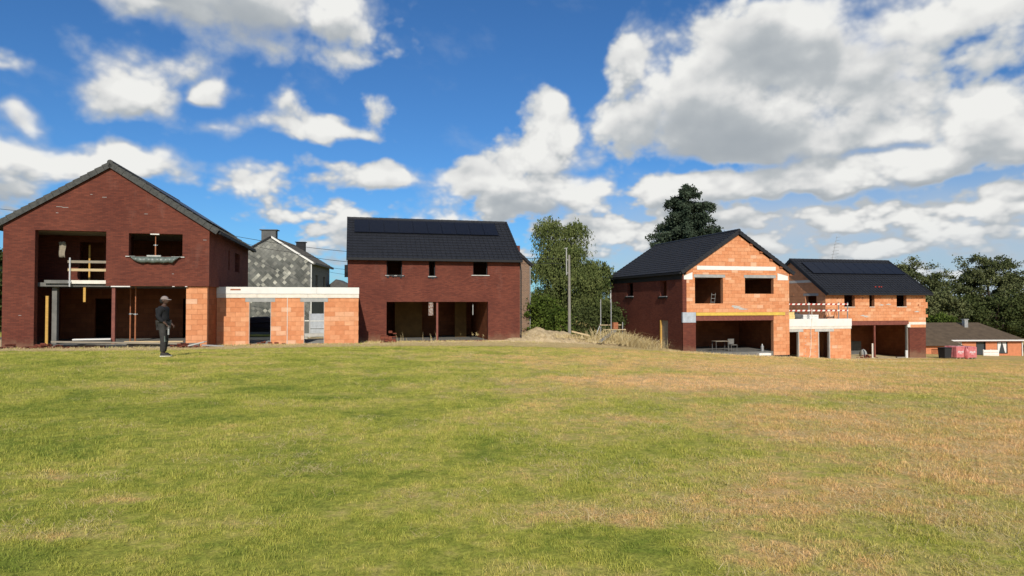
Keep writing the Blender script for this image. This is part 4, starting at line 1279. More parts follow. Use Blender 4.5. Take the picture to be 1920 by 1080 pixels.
for sy in (-1, 1):
    B().hexa([(1.25, sy*.80, 1.02), (3.5, sy*.80, 1.05), (3.5, sy*.84, 1.05), (1.25, sy*.84, 1.02), (1.85, sy*.675, 1.37), (2.85, sy*.675, 1.40), (2.85, sy*.72, 1.40), (1.85, sy*.72, 1.37)]).build('side_window', 'car_glass', t)
B().hexa([(1.03, -.62, 1.0), (1.03, .62, 1.0), (1.10, .62, 1.0), (1.10, -.62, 1.0), (1.72, -.58, 1.415), (1.72, .58, 1.415), (1.78, .58, 1.40), (1.78, -.58, 1.40)]).build('windscreen', 'car_glass', t)
for x in (.8, 3.4):
    for y in (-.80, .80):
        w = B().tube((x, y-.1, .32), (x, y+.1, .32), .32, .32, 16).build('wheel', 'rubber', t)
        B().tube((x, y-.11, .32), (x, y+.11, .32), .19, .19, 12).build('rim', 'galvanised_steel', w)
for y in (-.6, .6): B().box(-.02, .06, y-.18, y+.18, .62, .74).build('headlight', 'white_plastic', t)
t = thing('garden_gate', 'pale grey panelled gate seen through the right opening of the orange garage', 'gate', (-14.35, 45.5, gz(-14.3, 45.5)), ROT)
for i in range(3): B().box(.02, .98, 0, .04, .1+i*.55, .60+i*.55).build('panel', 'grey_panel', t)
B().box(-.06, .02, -.02, .06, 0, 1.9).build('post', 'galvanised_steel', t); B().box(.98, 1.06, -.02, .06, 0, 1.9).build('post', 'galvanised_steel', t)
o = B().box(-.1, 1.5, -.3, .15, 0, .22).box(0, .2, -.25, .1, -.2, 0).build('stone_step', 'pale_concrete', None, loc=(-14.1, 43.6, gz(-14, 43.6)+.15), rot=ROT); tag(o, 'pale stone slab on the ground in front of the grey gate', 'stone slab')
t = thing('garden_wall', 'low white-capped garden wall behind the orange garage', 'wall', (-26, 49.5, gz(-20, 49.5)), ROT)
B().box(0, 14, 0, .2, -.5, 1.0).build('wall_body', 'grey_render', t); B().box(-.03, 14.03, -.05, .25, 1.0, 1.08).build('coping', 'white_board', t)

# ================================================================== BUNGALOW
plain((.58, .22, .11), .15, 3, .9, .15, name='light_brick')
plain((.105, .075, .048), .2, 2, .85, .2, name='brown_tile')
plain((.05, .06, .07), .1, 2, .15, .6, name='window_glass')
t = thing('bungalow', 'low orange brick bungalow with a brown hipped roof and curtained windows at the far right', 'house', (43.6, 68.6, -4.75), R(4))
wd = [(3.9, 4.8, .9, 2.05), (6.4, 7.5, .6, 2.05), (8.8, 10.0, .75, 2.05)]
fw = B(); wall(fw, 2.7, 11.6, -.6, 2.2, wd, 0, .25); fw.build('front_wall', 'light_brick', t)
B().box(11.35, 11.6, .25, 7, -.6, 2.2).build('side_wall', 'light_brick', t)
B().box(2.7, 11.3, 6.8, 7, -.6, 2.2).build('back_wall', 'light_brick', t)
for k, (x0, x1, z0, z1) in enumerate(wd):
    f = B().box(x0, x1, .12, .15, z0, z1).build('window', 'window_glass', t)
    g = B(); g.box(x0, x0+.07, .02, .12, z0, z1).box(x1-.07, x1, .02, .12, z0, z1).box(x0+.07, x1-.07, .02, .12, z1-.07, z1).box(x0+.07, x1-.07, .02, .12, z0, z0+.06); g.build('frame', 'white_plastic' if k == 0 else 'black_trim', f)
    if k == 2:
        c = B(); xm = (x0+x1)/2
        c.prism([(x0+.1, z0+.1), (x0+.1, z1-.08), (xm-.05, z1-.08), (xm-.35, z0+.1)], 'y', .06, .11).prism([(x1-.1, z0+.1), (x1-.1, z1-.08), (xm+.05, z1-.08), (xm+.35, z0+.1)], 'y', .06, .11)
        c.build('curtain', 'white_plastic', f)
    if k == 0:
        B().box(x0+.1, x1-.1, .06, .11, z0+.3, z1-.08).build('curtain', 'white_plastic', f)
# hipped roof
b = B(); e = 2.2
x0, x1, y0, y1 = 2.3, 12.0, -.4, 7.4; rz = 4.0
b.v += [(x0, y0, e), (x1, y0, e), (x1, y1, e), (x0, y1, e), (x0-4.0, 3.5, rz), (9.6, 3.5, rz), (x0-4, y0, e), (x0-4, y1, e)]
b.f += [(6, 1, 5, 4), (1, 2, 5), (2, 7, 4, 5), (6, 7, 2, 1)]
b.build('roof', 'brown_tile', t)
b = B(); b.box(x0, x1, y0-.1, y0-.01, e-.06, e+.08); b.build('gutter', 'white_plastic', t)
b = B(); b.tube((11.62, -.06, -.4), (11.62, -.06, 2.15), .06); b.build('downpipe', 'white_plastic', t)
B().box(7.1, 7.5, 2.4, 2.8, 3.3, 4.35).box(7.02, 7.58, 2.35, 2.85, 4.35, 4.42).build('chimney', 'galvanised_steel', t)
B().box(7.0, 7.6, 2.0, 2.4, 3.05, 3.25).build('chimney_flashing', 'white_plastic', t)
b = B(); wall(b, -1.5, 2.7, -.6, 1.75, [(-.2, 1.9, -.6, 1.45)], -2.0, -1.8); b.box(2.5, 2.7, -1.8, 0, -.6, 1.75); b.build('garage_wall', 'light_brick', t)
B().box(-.2, 1.9, -1.86, -1.8, -.6, 1.45).build('garage_door', 'rusty_prop', t)
b = B(); b.v += [(-2.5, -2.4, 1.8), (3.1, -2.4, 1.8), (.6, 1.6, 3.9), (-2.5, 1.6, 3.9), (-2.5, 4, 1.8), (3.1, 4, 1.8)]
b.f += [(0, 1, 2, 3), (1, 5, 2), (3, 2, 5, 4), (0, 4, 5, 1)]
b.build('garage_roof', 'brown_tile', t)
t = thing('board_fence', 'short white board fence in front of the bungalow windows', 'fence', (48.9, 66.5, gz(49.5, 66.5)-.35), R(4))
for i in range(3): B().box(0, 1.7, 0, .03, .15+i*.28, .40+i*.28).build('board', 'white_board', t)
for x in (0, .8, 1.62): B().box(x, x+.08, .03, .1, 0, 1.0).build('post', 'white_board', t)

# pallets of wrapped bricks and dark bin
def wrap(n, b):
    p = objco(n)
    f = n.noise(p, 5, 4, .6)
    return n.ramp(f, [(.3, (.50, .11, .12)), (.55, (.62, .20, .20)), (.8, (.70, .42, .40))])
mat('pink_wrap', wrap, .35, .5)
def pallet(x, y, lb, seed):
    t = thing('brick_pallet', lb, 'pallet', (x, y, gz(x, y)), ROT + R(6), 'pink wrapped brick pallets')
    r = random.Random(seed)
    for i in range(3): B().box(i*.42, i*.42+.12, 0, .95, 0, .09).build('pallet_block', 'old_timber', t)
    b = B()
    n = 12
    for j in range(4):
        z = [.10, .13, .95, 1.0][j]; s_ = [.48, .50, .50, .44][j]
        for i in range(4*n):
            q, f = divmod(i, n); f = f/n*2-1
            x_, y_ = [(f, -1), (1, f), (-f, 1), (-1, -f)][q]
            b.v.append((.48 + x_*(s_+r.uniform(-.008, .012)), .48 + y_*(s_+r.uniform(-.008, .012)), z + r.uniform(-.01, .01)))
    m = 4*n
    for j in range(3):
        for i in range(m): b.f.append((j*m+i, j*m+(i+1) % m, (j+1)*m+(i+1) % m, (j+1)*m+i))
    b.f.append(tuple(range(m-1, -1, -1))); b.f.append(tuple(range(3*m, 4*m)))
    w = b.build('wrapped_bricks', 'pink_wrap', t)
    L = B()
    for k in range(7): L.box(.16+k*.095, .22+k*.095, -.035, -.022, .50+.02*math.sin(k*2), .62+.03*math.sin(k*1.3))
    L.box(.3, .66, -.035, -.022, .40, .43)
    L.build('white_lettering', 'white_plastic', w)
pallet(36.1, 52.1, 'left of two pink plastic wrapped brick pallets beside the dark bin', 1)
pallet(37.35, 52.5, 'right of two pink plastic wrapped brick pallets, nearer the white fence', 2)
o = bag('clear_wrap', (37.1, 52.35, gz(37, 52.2)), .14, .2, .9, 'pink_wrap', 'loose translucent plastic bunched between the two pink pallets', 'plastic wrap', 5)
t = thing('rubbish_bin', 'dark grey box bin standing left of the pink brick pallets', 'bin', (35.1, 52.0, gz(35, 52)), ROT)
B().hexa([(0.04, 0.04, .05), (.66, .04, .05), (.66, .6, .05), (.04, .6, .05), (0, 0, .82), (.72, 0, .82), (.72, .66, .82), (0, .66, .82)]).build('body', 'rubber', t)
B().box(-.02, .74, -.03, .69, .825, .87).build('lid', 'black_trim', t)
for x in (.1, .56): B().tube((x, .6, .07), (x+.08, .6, .07), .07, .07, 10).build('wheel', 'rubber', t)

# ================================================================== POLES, CABLES, MAST
zb = gz(3.95, 44)
t = thing('utility_pole', 'tall pale concrete utility pole in front of the weeping tree', 'pole', (3.95, 44, zb))
B().tube((0, 0, -.3), (-.02, 0, 4.84 - zb), .12, .075, 12).build('shaft', 'pole_concrete', t)
B().tube((-.20, -.05, 3.45-zb), (-.21, -.05, 5.32-zb), .042, .042, 10).tube((-.36, -.05, 5.28-zb), (-.12, -.05, 5.32-zb), .03).build('antenna_pipe', 'concrete', t)
for z in (3.6, 4.5): B().tube((-.21, -.05, z-zb), (0, 0, z-zb), .03).build('bracket', 'galvanised_steel', t)
def cable(pts, lb, r=.018):
    P = []
    for a_, c_ in zip(pts[:-1], pts[1:]):
        a_, c_ = Vector(a_), Vector(c_)
        for i in range(8):
            f = i/8; p = a_.lerp(c_, f); p.z -= 4*f*(1-f)*.12; P.append(p)
    P.append(Vector(pts[-1]))
    o = B().path([tuple(p) for p in P], r, 5).build('power_cable', 'black_trim', None)
    tag(o, lb, 'cable', 'overhead cables')
cable([(-42, 50, 9.1), (-32, 50, 8.35), (-22.2, 50, 6.85), (-12.9, 50, 5.55), (3.8, 44.4, 4.6)], 'topmost overhead cable crossing behind the left brick roof')
cable([(-24.5, 58, 7.0), (-19.6, 56, 6.0), (-12.9, 50, 4.75), (3.8, 44.4, 4.3)], 'middle overhead cable running from the slate house to the middle house')
cable([(-19.2, 58.5, 5.4), (-13.1, 50, 4.15), (-8, 50, 3.9)], 'lowest overhead cable, from the right corner of the slate house', r=.014)
cable([(-18.5, 60, 4.8), (-13.1, 52, 3.8), (-8, 52, 3.6)], 'faint thin cable just under the lowest one beside the middle house', r=.012)
t = thing('antenna_mast', 'thin leaning television antenna mast behind the roof of the right house', 'antenna', (34.9, 70, 4.6))
B().tube((0, 0, -8), (0, 0, 1), .04).tube((0, 0, 1), (.75, 0, 4.35), .035, .02).build('mast', 'galvanised_steel', t)
for k in range(7):
    f = .25+k*.11; x, z = .75*f, 1+3.35*f
    B().tube((x-.35+.03*k, -.2, z-.05), (x+.75-.05*k, .2, z+.10), .014).build('element', 'galvanised_steel', t)

# ================================================================== SOIL HEAP, WEEDS, DEBRIS
def heap(cx, cy, L, D, Hh, lb, seed, n=46, matn='soil', rot=ROT):
    b = B(); r = np.random.RandomState(seed)
    us = np.linspace(-1, 1, n); vs_ = np.linspace(-1, 1, n//2)
    U, V = np.meshgrid(us, vs_)
    wx = cx + CR*U*L - SR*V*D; wy = cy + SR*U*L + CR*V*D
    prof_ = np.clip(1 - np.abs(U)**2.2, 0, 1) * np.clip(1 - V**2, 0, 1)**.8
    hgt = prof_ * Hh * (1 + .55*fbm(U*L, V*D, .6, 3, .5, seed)) + .10*fbm(wx, wy, 2.5, 3, .6, seed+3)*prof_**.5
    z = ground(wx, wy) + hgt - .10
    m = n//2
    for j in range(m):
        for i in range(n): b.v.append((wx[j, i], wy[j, i], z[j, i]))
    for j in range(m-1):
        for i in range(n-1):
            q = j*n+i; b.f.append((q, q+1, q+n+1, q+n))
    o = b.build('soil_heap', matn, None, smooth=True)
    tag(o, lb, 'soil heap', 'heaps of soil and straw')
    return o
heap(2.4, 43.0, 3.8, 1.7, .85, 'brown soil heap with straw at the foot of the utility pole', 31)
heap(6.6, 43.4, 3.8, 1.3, .50, 'low straw covered soil bank left of the orange gabled house', 37)
heap(-.4, 42.6, 1.6, 1.0, .35, 'small straw littered rise at the right corner of the middle house', 41)
def weeds(name, pts, hgt, n, lb, cat, seed, lean=.8, m='straw', w=.012, group=None):
    r = np.random.RandomState(seed); V_ = []; F_ = []
    for k in range(n):
        c = pts[r.randint(len(pts))]
        x = c[0] + r.normal()*c[2]; y = c[1] + r.normal()*c[3]
        z = (c[4] if len(c) > 4 else 0) + gz(x, y) - .03
        L = hgt * r.uniform(.35, 1.1); th = r.uniform(0, 6.28); ln = r.uniform(.1, lean)
        dx, dy = math.cos(th)*ln*L, math.sin(th)*ln*L
        px_, py_ = -math.sin(th)*w, math.cos(th)*w
        px_, py_ = w, 0
        i = len(V_)
        V_ += [(x-px_, y-py_, z), (x+px_, y+py_, z), (x+dx*.4+px_*.8, y+dy*.4, z+L*.62), (x+dx*.4-px_*.8, y+dy*.4, z+L*.62), (x+dx, y+dy, z+L*(1-ln*.35))]
        F_ += [(i, i+1, i+2, i+3), (i+3, i+2, i+4)]
    me = bpy.data.meshes.new(name); me.from_pydata(V_, [], F_); me.materials.append(MATS[m])
    o = link(name, me, None, stuff=True); o['label'] = lb; o['category'] = cat
    return o
weeds('dry_weeds', [(6.5, 42.9, .6, .5, .30), (7.3, 42.7, .5, .4, .22), (8.1, 42.4, .5, .4, .10), (9.0, 42.2, .5, .3, 0)], 1.15, 1300, 'tangle of tall dry weeds left of the orange gabled house', 'weeds', 3, 1.9, w=.008)
weeds('dry_weeds', [(1.2, 42.5, 1.4, .5, .35), (3.5, 42.6, 1.5, .5, .4), (5.6, 42.6, 1.0, .6, .2)], .34, 1500, 'short dry stalks and straw scattered over the soil heap by the pole', 'weeds', 4, 1.6)
strip_pts = []
for u in np.arange(-13, -6, .7): strip_pts.append((*s1.w(u+13.5, -.9)[:2], .5, .35))
for u in np.arange(0, 8, .6): strip_pts.append((*s2.w(u, -.6)[:2], .4, .25))
for u in np.arange(-1, 12, .6): strip_pts.append((*s3.w(u, -1.2)[:2], .5, .5))
for u in np.arange(-2, 20, .8): strip_pts.append((*s4.w(u, -.9 - .05*u)[:2], .5, .4))
weeds('dry_weeds', strip_pts, .24, 5200, 'fringe of dry stalks and straw along the foot of the houses', 'weeds', 5, 1.8, w=.007)
weeds('green_weeds', [(p_[0], p_[1], .5, .4) for p_ in strip_pts[::2]], .20, 1400, 'fringe of low green weeds along the foot of the houses', 'weeds', 6, 1.2, m='grass_blade', w=.012)
pp = [s3.w(5.2, -.5), s3.w(6.5, -.4), s3.w(8.4, -.4), s3.w(3.6, -.5)]
weeds('dry_weeds', [(q.x, q.y, .35, .15) for q in pp], .7, 14, 'few tall single stalks before the opening of the middle house', 'weeds', 7, .35, w=.007)
def plank(site, u0, v0, z0, u1, v1, z1, w, th, m, lb, cat='plank', group='loose planks lying on the site', name='plank'):
    a_ = site.w(u0, v0); c_ = site.w(u1, v1)
    a_.z = gz(a_.x, a_.y) + z0; c_.z = gz(c_.x, c_.y) + z1
    d = (c_-a_); L = d.length; d.normalize(); sd = d.cross(Vector((0, 0, 1))).normalized(); up = sd.cross(d)
    b = B().obox(-sd*w/2, d, sd, up, L, w, th)
    o = b.build(name, m, None, loc=a_); tag(o, lb, cat, group)
plank(s1, 2.1, -.35, .32, 7.4, -.30, .20, .12, .07, 'old_timber', 'long dark plank along the floor edge of the left house')
plank(s1, 2.9, -.2, .42, 4.35, .1, .44, .45, .05, 'white_board', 'white board lying at the foot of the thick red post')
plank(s1, 5.0, -.15, .30, 7.5, -.2, .30, .22, .06, 'pale_timber', 'pale board behind the standing person on the floor edge')
plank(s1, 7.6, -.5, .05, 8.6, -.9, .30, .20, .05, 'pale_concrete', 'grey white board leaning on rubble by the orange pier')
plank(s1, 8.3, -.2, .12, 9.2, .1, .05, .25, .06, 'concrete', 'short grey slab lying between orange pier and garage')
plank(s1, 6.2, -.75, .06, 7.6, -.6, .08, .15, .04, 'old_timber', 'short brown plank on the soil right of the person')
plank(s4, -6.15, -.2, .18, -4.75, .5, 1.0, .34, .07, 'pole_concrete', 'wide pale plank ramp leading up beside the scaffold poles')
plank(s4, -6.7, .2, .55, -7.8, .5, .75, .14, .10, 'pale_timber', 'short branch like timber lying on top of the soil heap')
plank(s3, 8.6, -.6, .05, 10.0, -.4, .08, .14, .05, 'pale_timber', 'pale lath before the right pier of the middle house')
plank(s6, 6.2, -.5, .02, 7.0, -.6, .03, .16, .07, 'old_timber', 'brown board on the ground before the right house opening')
# scaffold
p = s4.w(-4.3, 2.2); t = thing('scaffold', 'two thin scaffold poles with short boards beside the left wall of the orange gabled house', 'scaffold', (p.x, p.y, gz(p.x, p.y)), ROT)
for x, y in ((0, 0), (-.45, .8), (.95, .2)):
    B().tube((x, y, -.1), (x, y, 3.2 if x <= 0 else 1.6), .035).build('pole', 'galvanised_steel', t)
for z, y in ((1.05, 0), (1.35, .8)):
    B().box(-.55, 1.05, y-.15, y+.1, z, z+.05).build('deck_board', 'pale_timber', t)
B().tube((-1.1, .8, 0), (-.45, .8, 1.5), .03).build('brace', 'galvanised_steel', t)
o = B().box(0, .35, 0, .3, 0, .45).build('crate', 'rusty_prop', None, loc=p + Vector((.2, .2, gz(p.x, p.y)-p.z+1.12)), rot=ROT); tag(o, 'small brown crate on the scaffold boards', 'crate')
# bricks: a stack before the middle house, rubble by the left one
BR = None
def brick(parent, x, y, z, rx=0, rz=0):
    global BR
    if BR is None:
        o = B().box(-.105, .105, -.05, .05, -.03, .03).build('brick', 'loose_brick', parent); BR = o.data
    else: o = link('brick', BR, parent)
    o.location = (x, y, z); o.rotation_euler = (rx, 0, rz); return o
def lb_(n, b):
    return n.ramp(orand(n), [(0, (.10, .03, .02)), (1, (.24, .075, .045))])
mat('loose_brick', lb_, .9, .15)
p = s3.w(2.35, -1.6)
t = thing('brick_stack', 'small untidy stack of loose dark red bricks before the left doorway of the middle house', 'bricks', (p.x, p.y, gz(p.x, p.y)), ROT)
for z in range(11):
    n = 4 if z < 6 else (2 if z < 8 else 2)
    for i in range(n):
        if rng.random() < .12: continue
        for q in (0, 1):
            x = (-.35 + i*.23) if z < 8 else (.12 + i*.23)
            brick(t, x + rng.uniform(-.02, .02), q*.13, .03 + z*.066, 0, rng.uniform(-.12, .12))
def rubble(site, u, v, n, ru, rv, lb, seed):
    r = random.Random(seed); p = site.w(u, v); z0 = gz(p.x, p.y)
    t = thing('brick_rubble', lb, 'rubble', (p.x, p.y, z0), ROT, 'heaps of brick rubble')
    for k in range(n):
        x, y = r.gauss(0, ru), r.gauss(0, rv)
        q = Vector((p.x + CR*x - SR*y, p.y + SR*x + CR*y)); z = gz(q.x, q.y) - z0
        brick(t, x, y, z + r.uniform(.06, .26)*math.exp(-(x/ru)**2), r.uniform(-.7, .7), r.uniform(0, 3))
rubble(s1, 2.0, -.55, 46, .8, .16, 'scattered red brick rubble at the foot of the left house under its big opening', 1)
rubble(s1, 7.6, -.6, 40, .55, .16, 'scattered red brick rubble in front of the orange pier of the left house', 2)
rubble(s1, .6, -.5, 16, .4, .2, 'few broken bricks at the left corner of the left house', 3)
rubble(s2, 3.0, -.3, 12, 1.2, .1, 'few broken bricks at the foot of the left orange garage', 4)
rubble(s6, 3.3, -.5, 14, .5, .15, 'few broken bricks on the soil before the right house opening', 5)
def clods(pts, label, group='dark clods lying in the field'):
    for k, (x, y, s_) in enumerate(pts):
        r = random.Random(k+50); b = B(); n = 8
        for j in range(5):
            for i in range(n):
                ph = math.pi*(j+.3)/5; q = s_*(1+r.uniform(-.35, .35))
                b.v.append((q*math.sin(ph)*math.cos(i*6.283/n), q*math.sin(ph)*math.sin(i*6.283/n)*.8, -q*math.cos(ph)*.5+s_*.2))
        for j in range(4):
            for i in range(n): b.f.append((j*n+i, j*n+(i+1) % n, (j+1)*n+(i+1) % n, (j+1)*n+i))
        b.f.append(tuple(range(n-1, -1, -1))); b.f.append(tuple(range(4*n, 5*n)))
        o = b.build('clod', 'bark', None, loc=(x, y, gz(x, y))); tag(o, label[k], 'clod', group)
def gpt(px, py):      # where the ray of a pixel of the photograph meets the ground
    x = (px-960)/1200; k = (565-py)/1200; Y_ = 5.0
    for _ in range(60): Y_ += (gz(x*Y_, Y_) - (1.65 + k*Y_)) / -k * .6 if k < 0 else 0
    return x*Y_, Y_
cl = [(*gpt(1203, 805), .035), (*gpt(1505, 732), .06), (*gpt(1385, 826), .045), (*gpt(1504, 792), .06), (*gpt(392, 716), .04)]
clods(cl, ['small dark clod in the grass below the gap between the houses', 'dark clod in the scorched grass before the orange gabled house', 'dark clod amid a dry patch right of the centre of the field', 'larger flat dark clod in the dry grass at the right of the field', 'tiny dark clod in the green grass below the left garage'])

# ================================================================== TREES
def leaves_mesh(name, P, size, m, parent, droop=0, seed=0, aspect=.45):
    r = np.random.RandomState(seed); n = len(P)
    d = r.normal(size=(n, 3)); d[:, 2] -= droop
    d /= np.linalg.norm(d, axis=1, keepdims=True)
    e = np.cross(d, r.normal(size=(n, 3))); e /= np.linalg.norm(e, axis=1, keepdims=True)
    s_ = size * r.uniform(.6, 1.4, (n, 1))
    V_ = np.stack([P, P + d*s_*.5 + e*s_*aspect, P + d*s_, P + d*s_*.5 - e*s_*aspect], 1).reshape(-1, 3).astype(np.float32)
    me = bpy.data.meshes.new(name)
    me.vertices.add(4*n); me.vertices.foreach_set('co', V_.ravel())
    me.loops.add(4*n); me.polygons.add(n)
    me.loops.foreach_set('vertex_index', np.arange(4*n, dtype=np.int32))
    me.polygons.foreach_set('loop_start', np.arange(0, 4*n, 4, dtype=np.int32))
    me.update(calc_edges=True); me.materials.append(MATS[m])
    return link(name, me, parent, stuff=False)
def limbs(parent, base, forks, r0, m='bark', name='trunk'):
    b = B()
    for pts in forks:
        k = len(pts)
        for i in range(k-1):
            f0 = pts[i][3]; f1 = pts[i+1][3]
            b.tube(pts[i][:3], pts[i+1][:3], f0, f1, 8)
    return b.build(name, m, parent, smooth=True)
def crown_points(blobs, nclump, per, cs, seed, shell=.55):
    r = np.random.RandomState(seed); out = []; cen = []
    w = np.array([b_[3]*b_[4]*b_[5] for b_ in blobs]) ** .7; w /= w.sum()
    for k in range(nclump):
        bx, by, bz, rx, ry, rz_ = blobs[r.choice(len(blobs), p=w)]
        v = r.normal(size=3); v /= np.linalg.norm(v); q = shell + (1-shell)*r.uniform(0, 1)**.6 if k % 8 else r.uniform(1.0, 1.2)
        c = np.array([bx, by, bz]) + v*q*np.array([rx, ry, rz_]); cen.append(c)
        s_ = cs*r.uniform(.5, 1.35)
        out.append(c + r.normal(size=(int(per*r.uniform(.5, 1.4)), 3))*np.array([s_, s_, s_*.62])*.55)
    return np.concatenate(out), np.array(cen)
def broadleaf(lb, x, y, blobs, m, seed, nclump=260, per=105, cs=.62, leaf=.21, tr=.3, group='broadleaf trees at the right edge', zb=None):
    zb = gz(x, y) if zb is None else zb
    t = thing('tree', lb, 'tree', (x, y, zb), 0, group)
    P, C_ = crown_points(blobs, nclump, per, cs, seed)
    leaves_mesh('crown', P, leaf, m, t, .2, seed)
    r = random.Random(seed); top = max(b_[2] for b_ in blobs); forks = [[(0, 0, -.3, tr), (.1, 0, top*.35, tr*.75), (.0, .1, top*.8, tr*.3), (0, 0, top, .04)]]
    for k in range(14):
        c = C_[r.randrange(len(C_))]; z0 = top*r.uniform(.2, .6)
        forks.append([(0, 0, z0, tr*.4), ((c[0])*.5, c[1]*.5, (z0+c[2])/2+.2, tr*.2), (c[0], c[1], c[2], .03)])
    limbs(t, None, forks, tr)
    return t
# weeping tree in the middle
x0, y0 = 4.7, 56; zb = gz(x0, y0)
t = thing('weeping_tree', 'tall weeping tree with hanging green foliage behind the utility pole', 'tree', (x0, y0, zb))
r = np.random.RandomState(12)
lobes = [(-1.5, 0, 9.6, 1.25, 1.1, 1.35, .60, 4.8), (.85, .2, 9.5, 1.15, 1.1, 1.25, .5, 3.8), (-.2, 0, 7.5, 2.0, 1.6, 1.5, .6, 4.0), (2.4, 0, 5.9, 1.7, 1.5, 1.3, .55, 3.6), (-1.8, -.2, 6.2, 1.4, 1.4, 1.3, .45, 3.2),
         (.6, -.6, 5.3, 2.6, 1.7, 1.6, .55, 3.2), (3.1, .3, 4.6, 1.2, 1.2, 1.0, .35, 2.6), (-1.4, .2, 3.6, 1.9, 1.4, 1.5, .45, 2.6), (1.6, -.2, 3.4, 2.1, 1.4, 1.3, .45, 2.4)]
lp = []; tw = B(); twl = []
for (bx, by, bz, rx, ry, rz_, k_, hl) in lobes:
    for s_ in range(int(105*rx*ry)):
        v = r.normal(size=3); v /= np.linalg.norm(v); v[2] = abs(v[2])*.9 - .15
        q = .40 + .62*r.uniform() if s_ % 9 else r.uniform(1.0, 1.28)
        p = np.array([bx+v[0]*rx*q, by+v[1]*ry*q, bz+v[2]*rz_*q])
        L = hl*r.uniform(.2, .62); n = int((L*20 + 7) * (r.uniform(.5, 1.2) if s_ % 9 else .45))
        f = r.uniform(size=n)
        dr = v[:2]*.35*r.uniform(.3, 1.2)
        x = p[0] + dr[0]*np.sin(f*1.6) + r.normal(size=n)*.07; y = p[1] + dr[1]*np.sin(f*1.6) + r.normal(size=n)*.10
        z = p[2] + .15*np.sin(f*3.1) - L*f**1.3 + r.normal(size=n)*.05
        keep = z > .4
        lp.append(np.stack([x, y, z], 1)[keep])
leaves_mesh('crown', np.concatenate(lp), .19, 'leaf_weeping', t, 2.6, 3, .2)
forks = [[(0, 0, -.3, .34), (-.1, 0, 2.5, .27), (-.3, 0, 5.2, .18), (-1.2, 0, 8.8, .05)], [(-.1, 0, 2.5, .22), (.5, 0, 5.6, .14), (.9, .1, 9.0, .04)], [(-.1, 0, 2.0, .2), (1.3, 0, 4.4, .12), (2.6, 0, 6.3, .03)], [(-.2, 0, 3.0, .15), (-1.3, 0, 5, .1), (-1.9, 0, 6.6, .03)]]
limbs(t, None, forks, .3)
# shrubs under it
def shrub(x, y, rx, rz_, lb, seed, m='leaf_shrub', nm='shrub', nclump=46, group='shrubs under the weeping tree', ry=1.1, leaf=.15):
    t = thing(nm, lb, 'shrub', (x, y, gz(x, y)), 0, group)
    P, _c = crown_points([(0, 0, rz_*.5, rx, ry, rz_*.55)], nclump, 120, .5, seed, .35)
    P = P[P[:, 2] > 0]
    leaves_mesh('foliage', P, leaf, m, t, .2, seed)
    b = B()
    for k in range(5): b.tube((0, 0, 0), (rx*.5*math.cos(k*1.3), .4*math.sin(k*1.3), rz_*.7), .03, .01, 5)
    b.build('stem', 'bark', t)
shrub(2.2, 51.8, 1.5, 3.2, 'bright green shrub left of the pole under the weeping tree', 61)
shrub(3.6, 51.2, 1.2, 2.2, 'yellow-green shrub directly behind the foot of the pole', 62)
shrub(6.2, 52.6, 1.5, 2.6, 'darker green shrub right of the pole under the weeping tree', 63, 'leaf_dark')
shrub(8.2, 53.0, 1.3, 2.8, 'dark shrub behind the scaffold poles', 64, 'leaf_dark')
shrub(.9, 53.5, 1.1, 2.6, 'green shrub beside the brown house wall behind the middle house', 65)
shrub(-31.6, 36, 1.2, 5.5, 'dark overgrown shrub at the far left beyond the left house', 66, 'leaf_dark', nclump=70)
# far belt of woodland that closes the horizon all round the site
r = np.random.RandomState(91); n = 46000
th = r.uniform(-1.9, 1.9, n); dist = 165 + 9*np.sin(th*7) + r.uniform(0, 10, n)
bx, by = np.sin(th)*dist, np.cos(th)*dist
hh = 5.5 + 2.2*fbm(th*14, th*0, 1.0, 4, .6, 401)
bz = ground(bx, by) - .5 + hh*r.uniform(0, 1, n)**.7
o = leaves_mesh('woodland', np.stack([bx, by, bz], 1), 1.5, 'leaf_dark', None, 0, 92)
o['kind'] = 'stuff'; o['label'] = 'low belt of woodland along the horizon behind the houses'; o['category'] = 'woodland'
broadleaf('dark tree beyond the left edge of the left brick house', -41.5, 50, [(0, 0, 4.6, 2.6, 2.4, 2.2), (0, 0, 2.6, 3.0, 2.4, 2.4)], 'leaf_dark', 93, nclump=200, group='trees behind the left house')
# conifer
x0, y0 = 20.6, 75; zb = gz(x0, y0); top = 15.6 - zb
t = thing('conifer', 'dark conifer rising behind the roof of the orange gabled house', 'tree', (x0, y0, zb))
r = np.random.RandomState(21); P = []; br = [[(0, 0, -.3, .4), (0, 0, top*.5, .28), (.15, 0, top-.3, .04)]]
for k in range(135):
    f = r.uniform(.0, 1)**.95; z = top*(.28 + .70*f)
    R_ = (1-f)**.55 * 6.5 * r.uniform(.45, 1.1) + .6
    th = r.uniform(0, 6.283)
    n = int(420 * R_/3) + 60
    s_ = r.uniform(.12, 1, n)
    bx = np.cos(th)*R_*s_; by = np.sin(th)*R_*s_
    bz = z + .10*R_*s_ - .05*R_*s_**2*3 + r.normal(size=n)*.10
    wd_ = .55*(1.15-s_)*R_*.32 + .15
    P.append(np.stack([bx + r.normal(size=n)*wd_*.6, by + r.normal(size=n)*wd_*.6, bz - np.abs(r.normal(size=n))*.28 + .12], 1))
    br.append([(0, 0, z, .07), (math.cos(th)*R_*.9, math.sin(th)*R_*.9, z+.02, .02)])
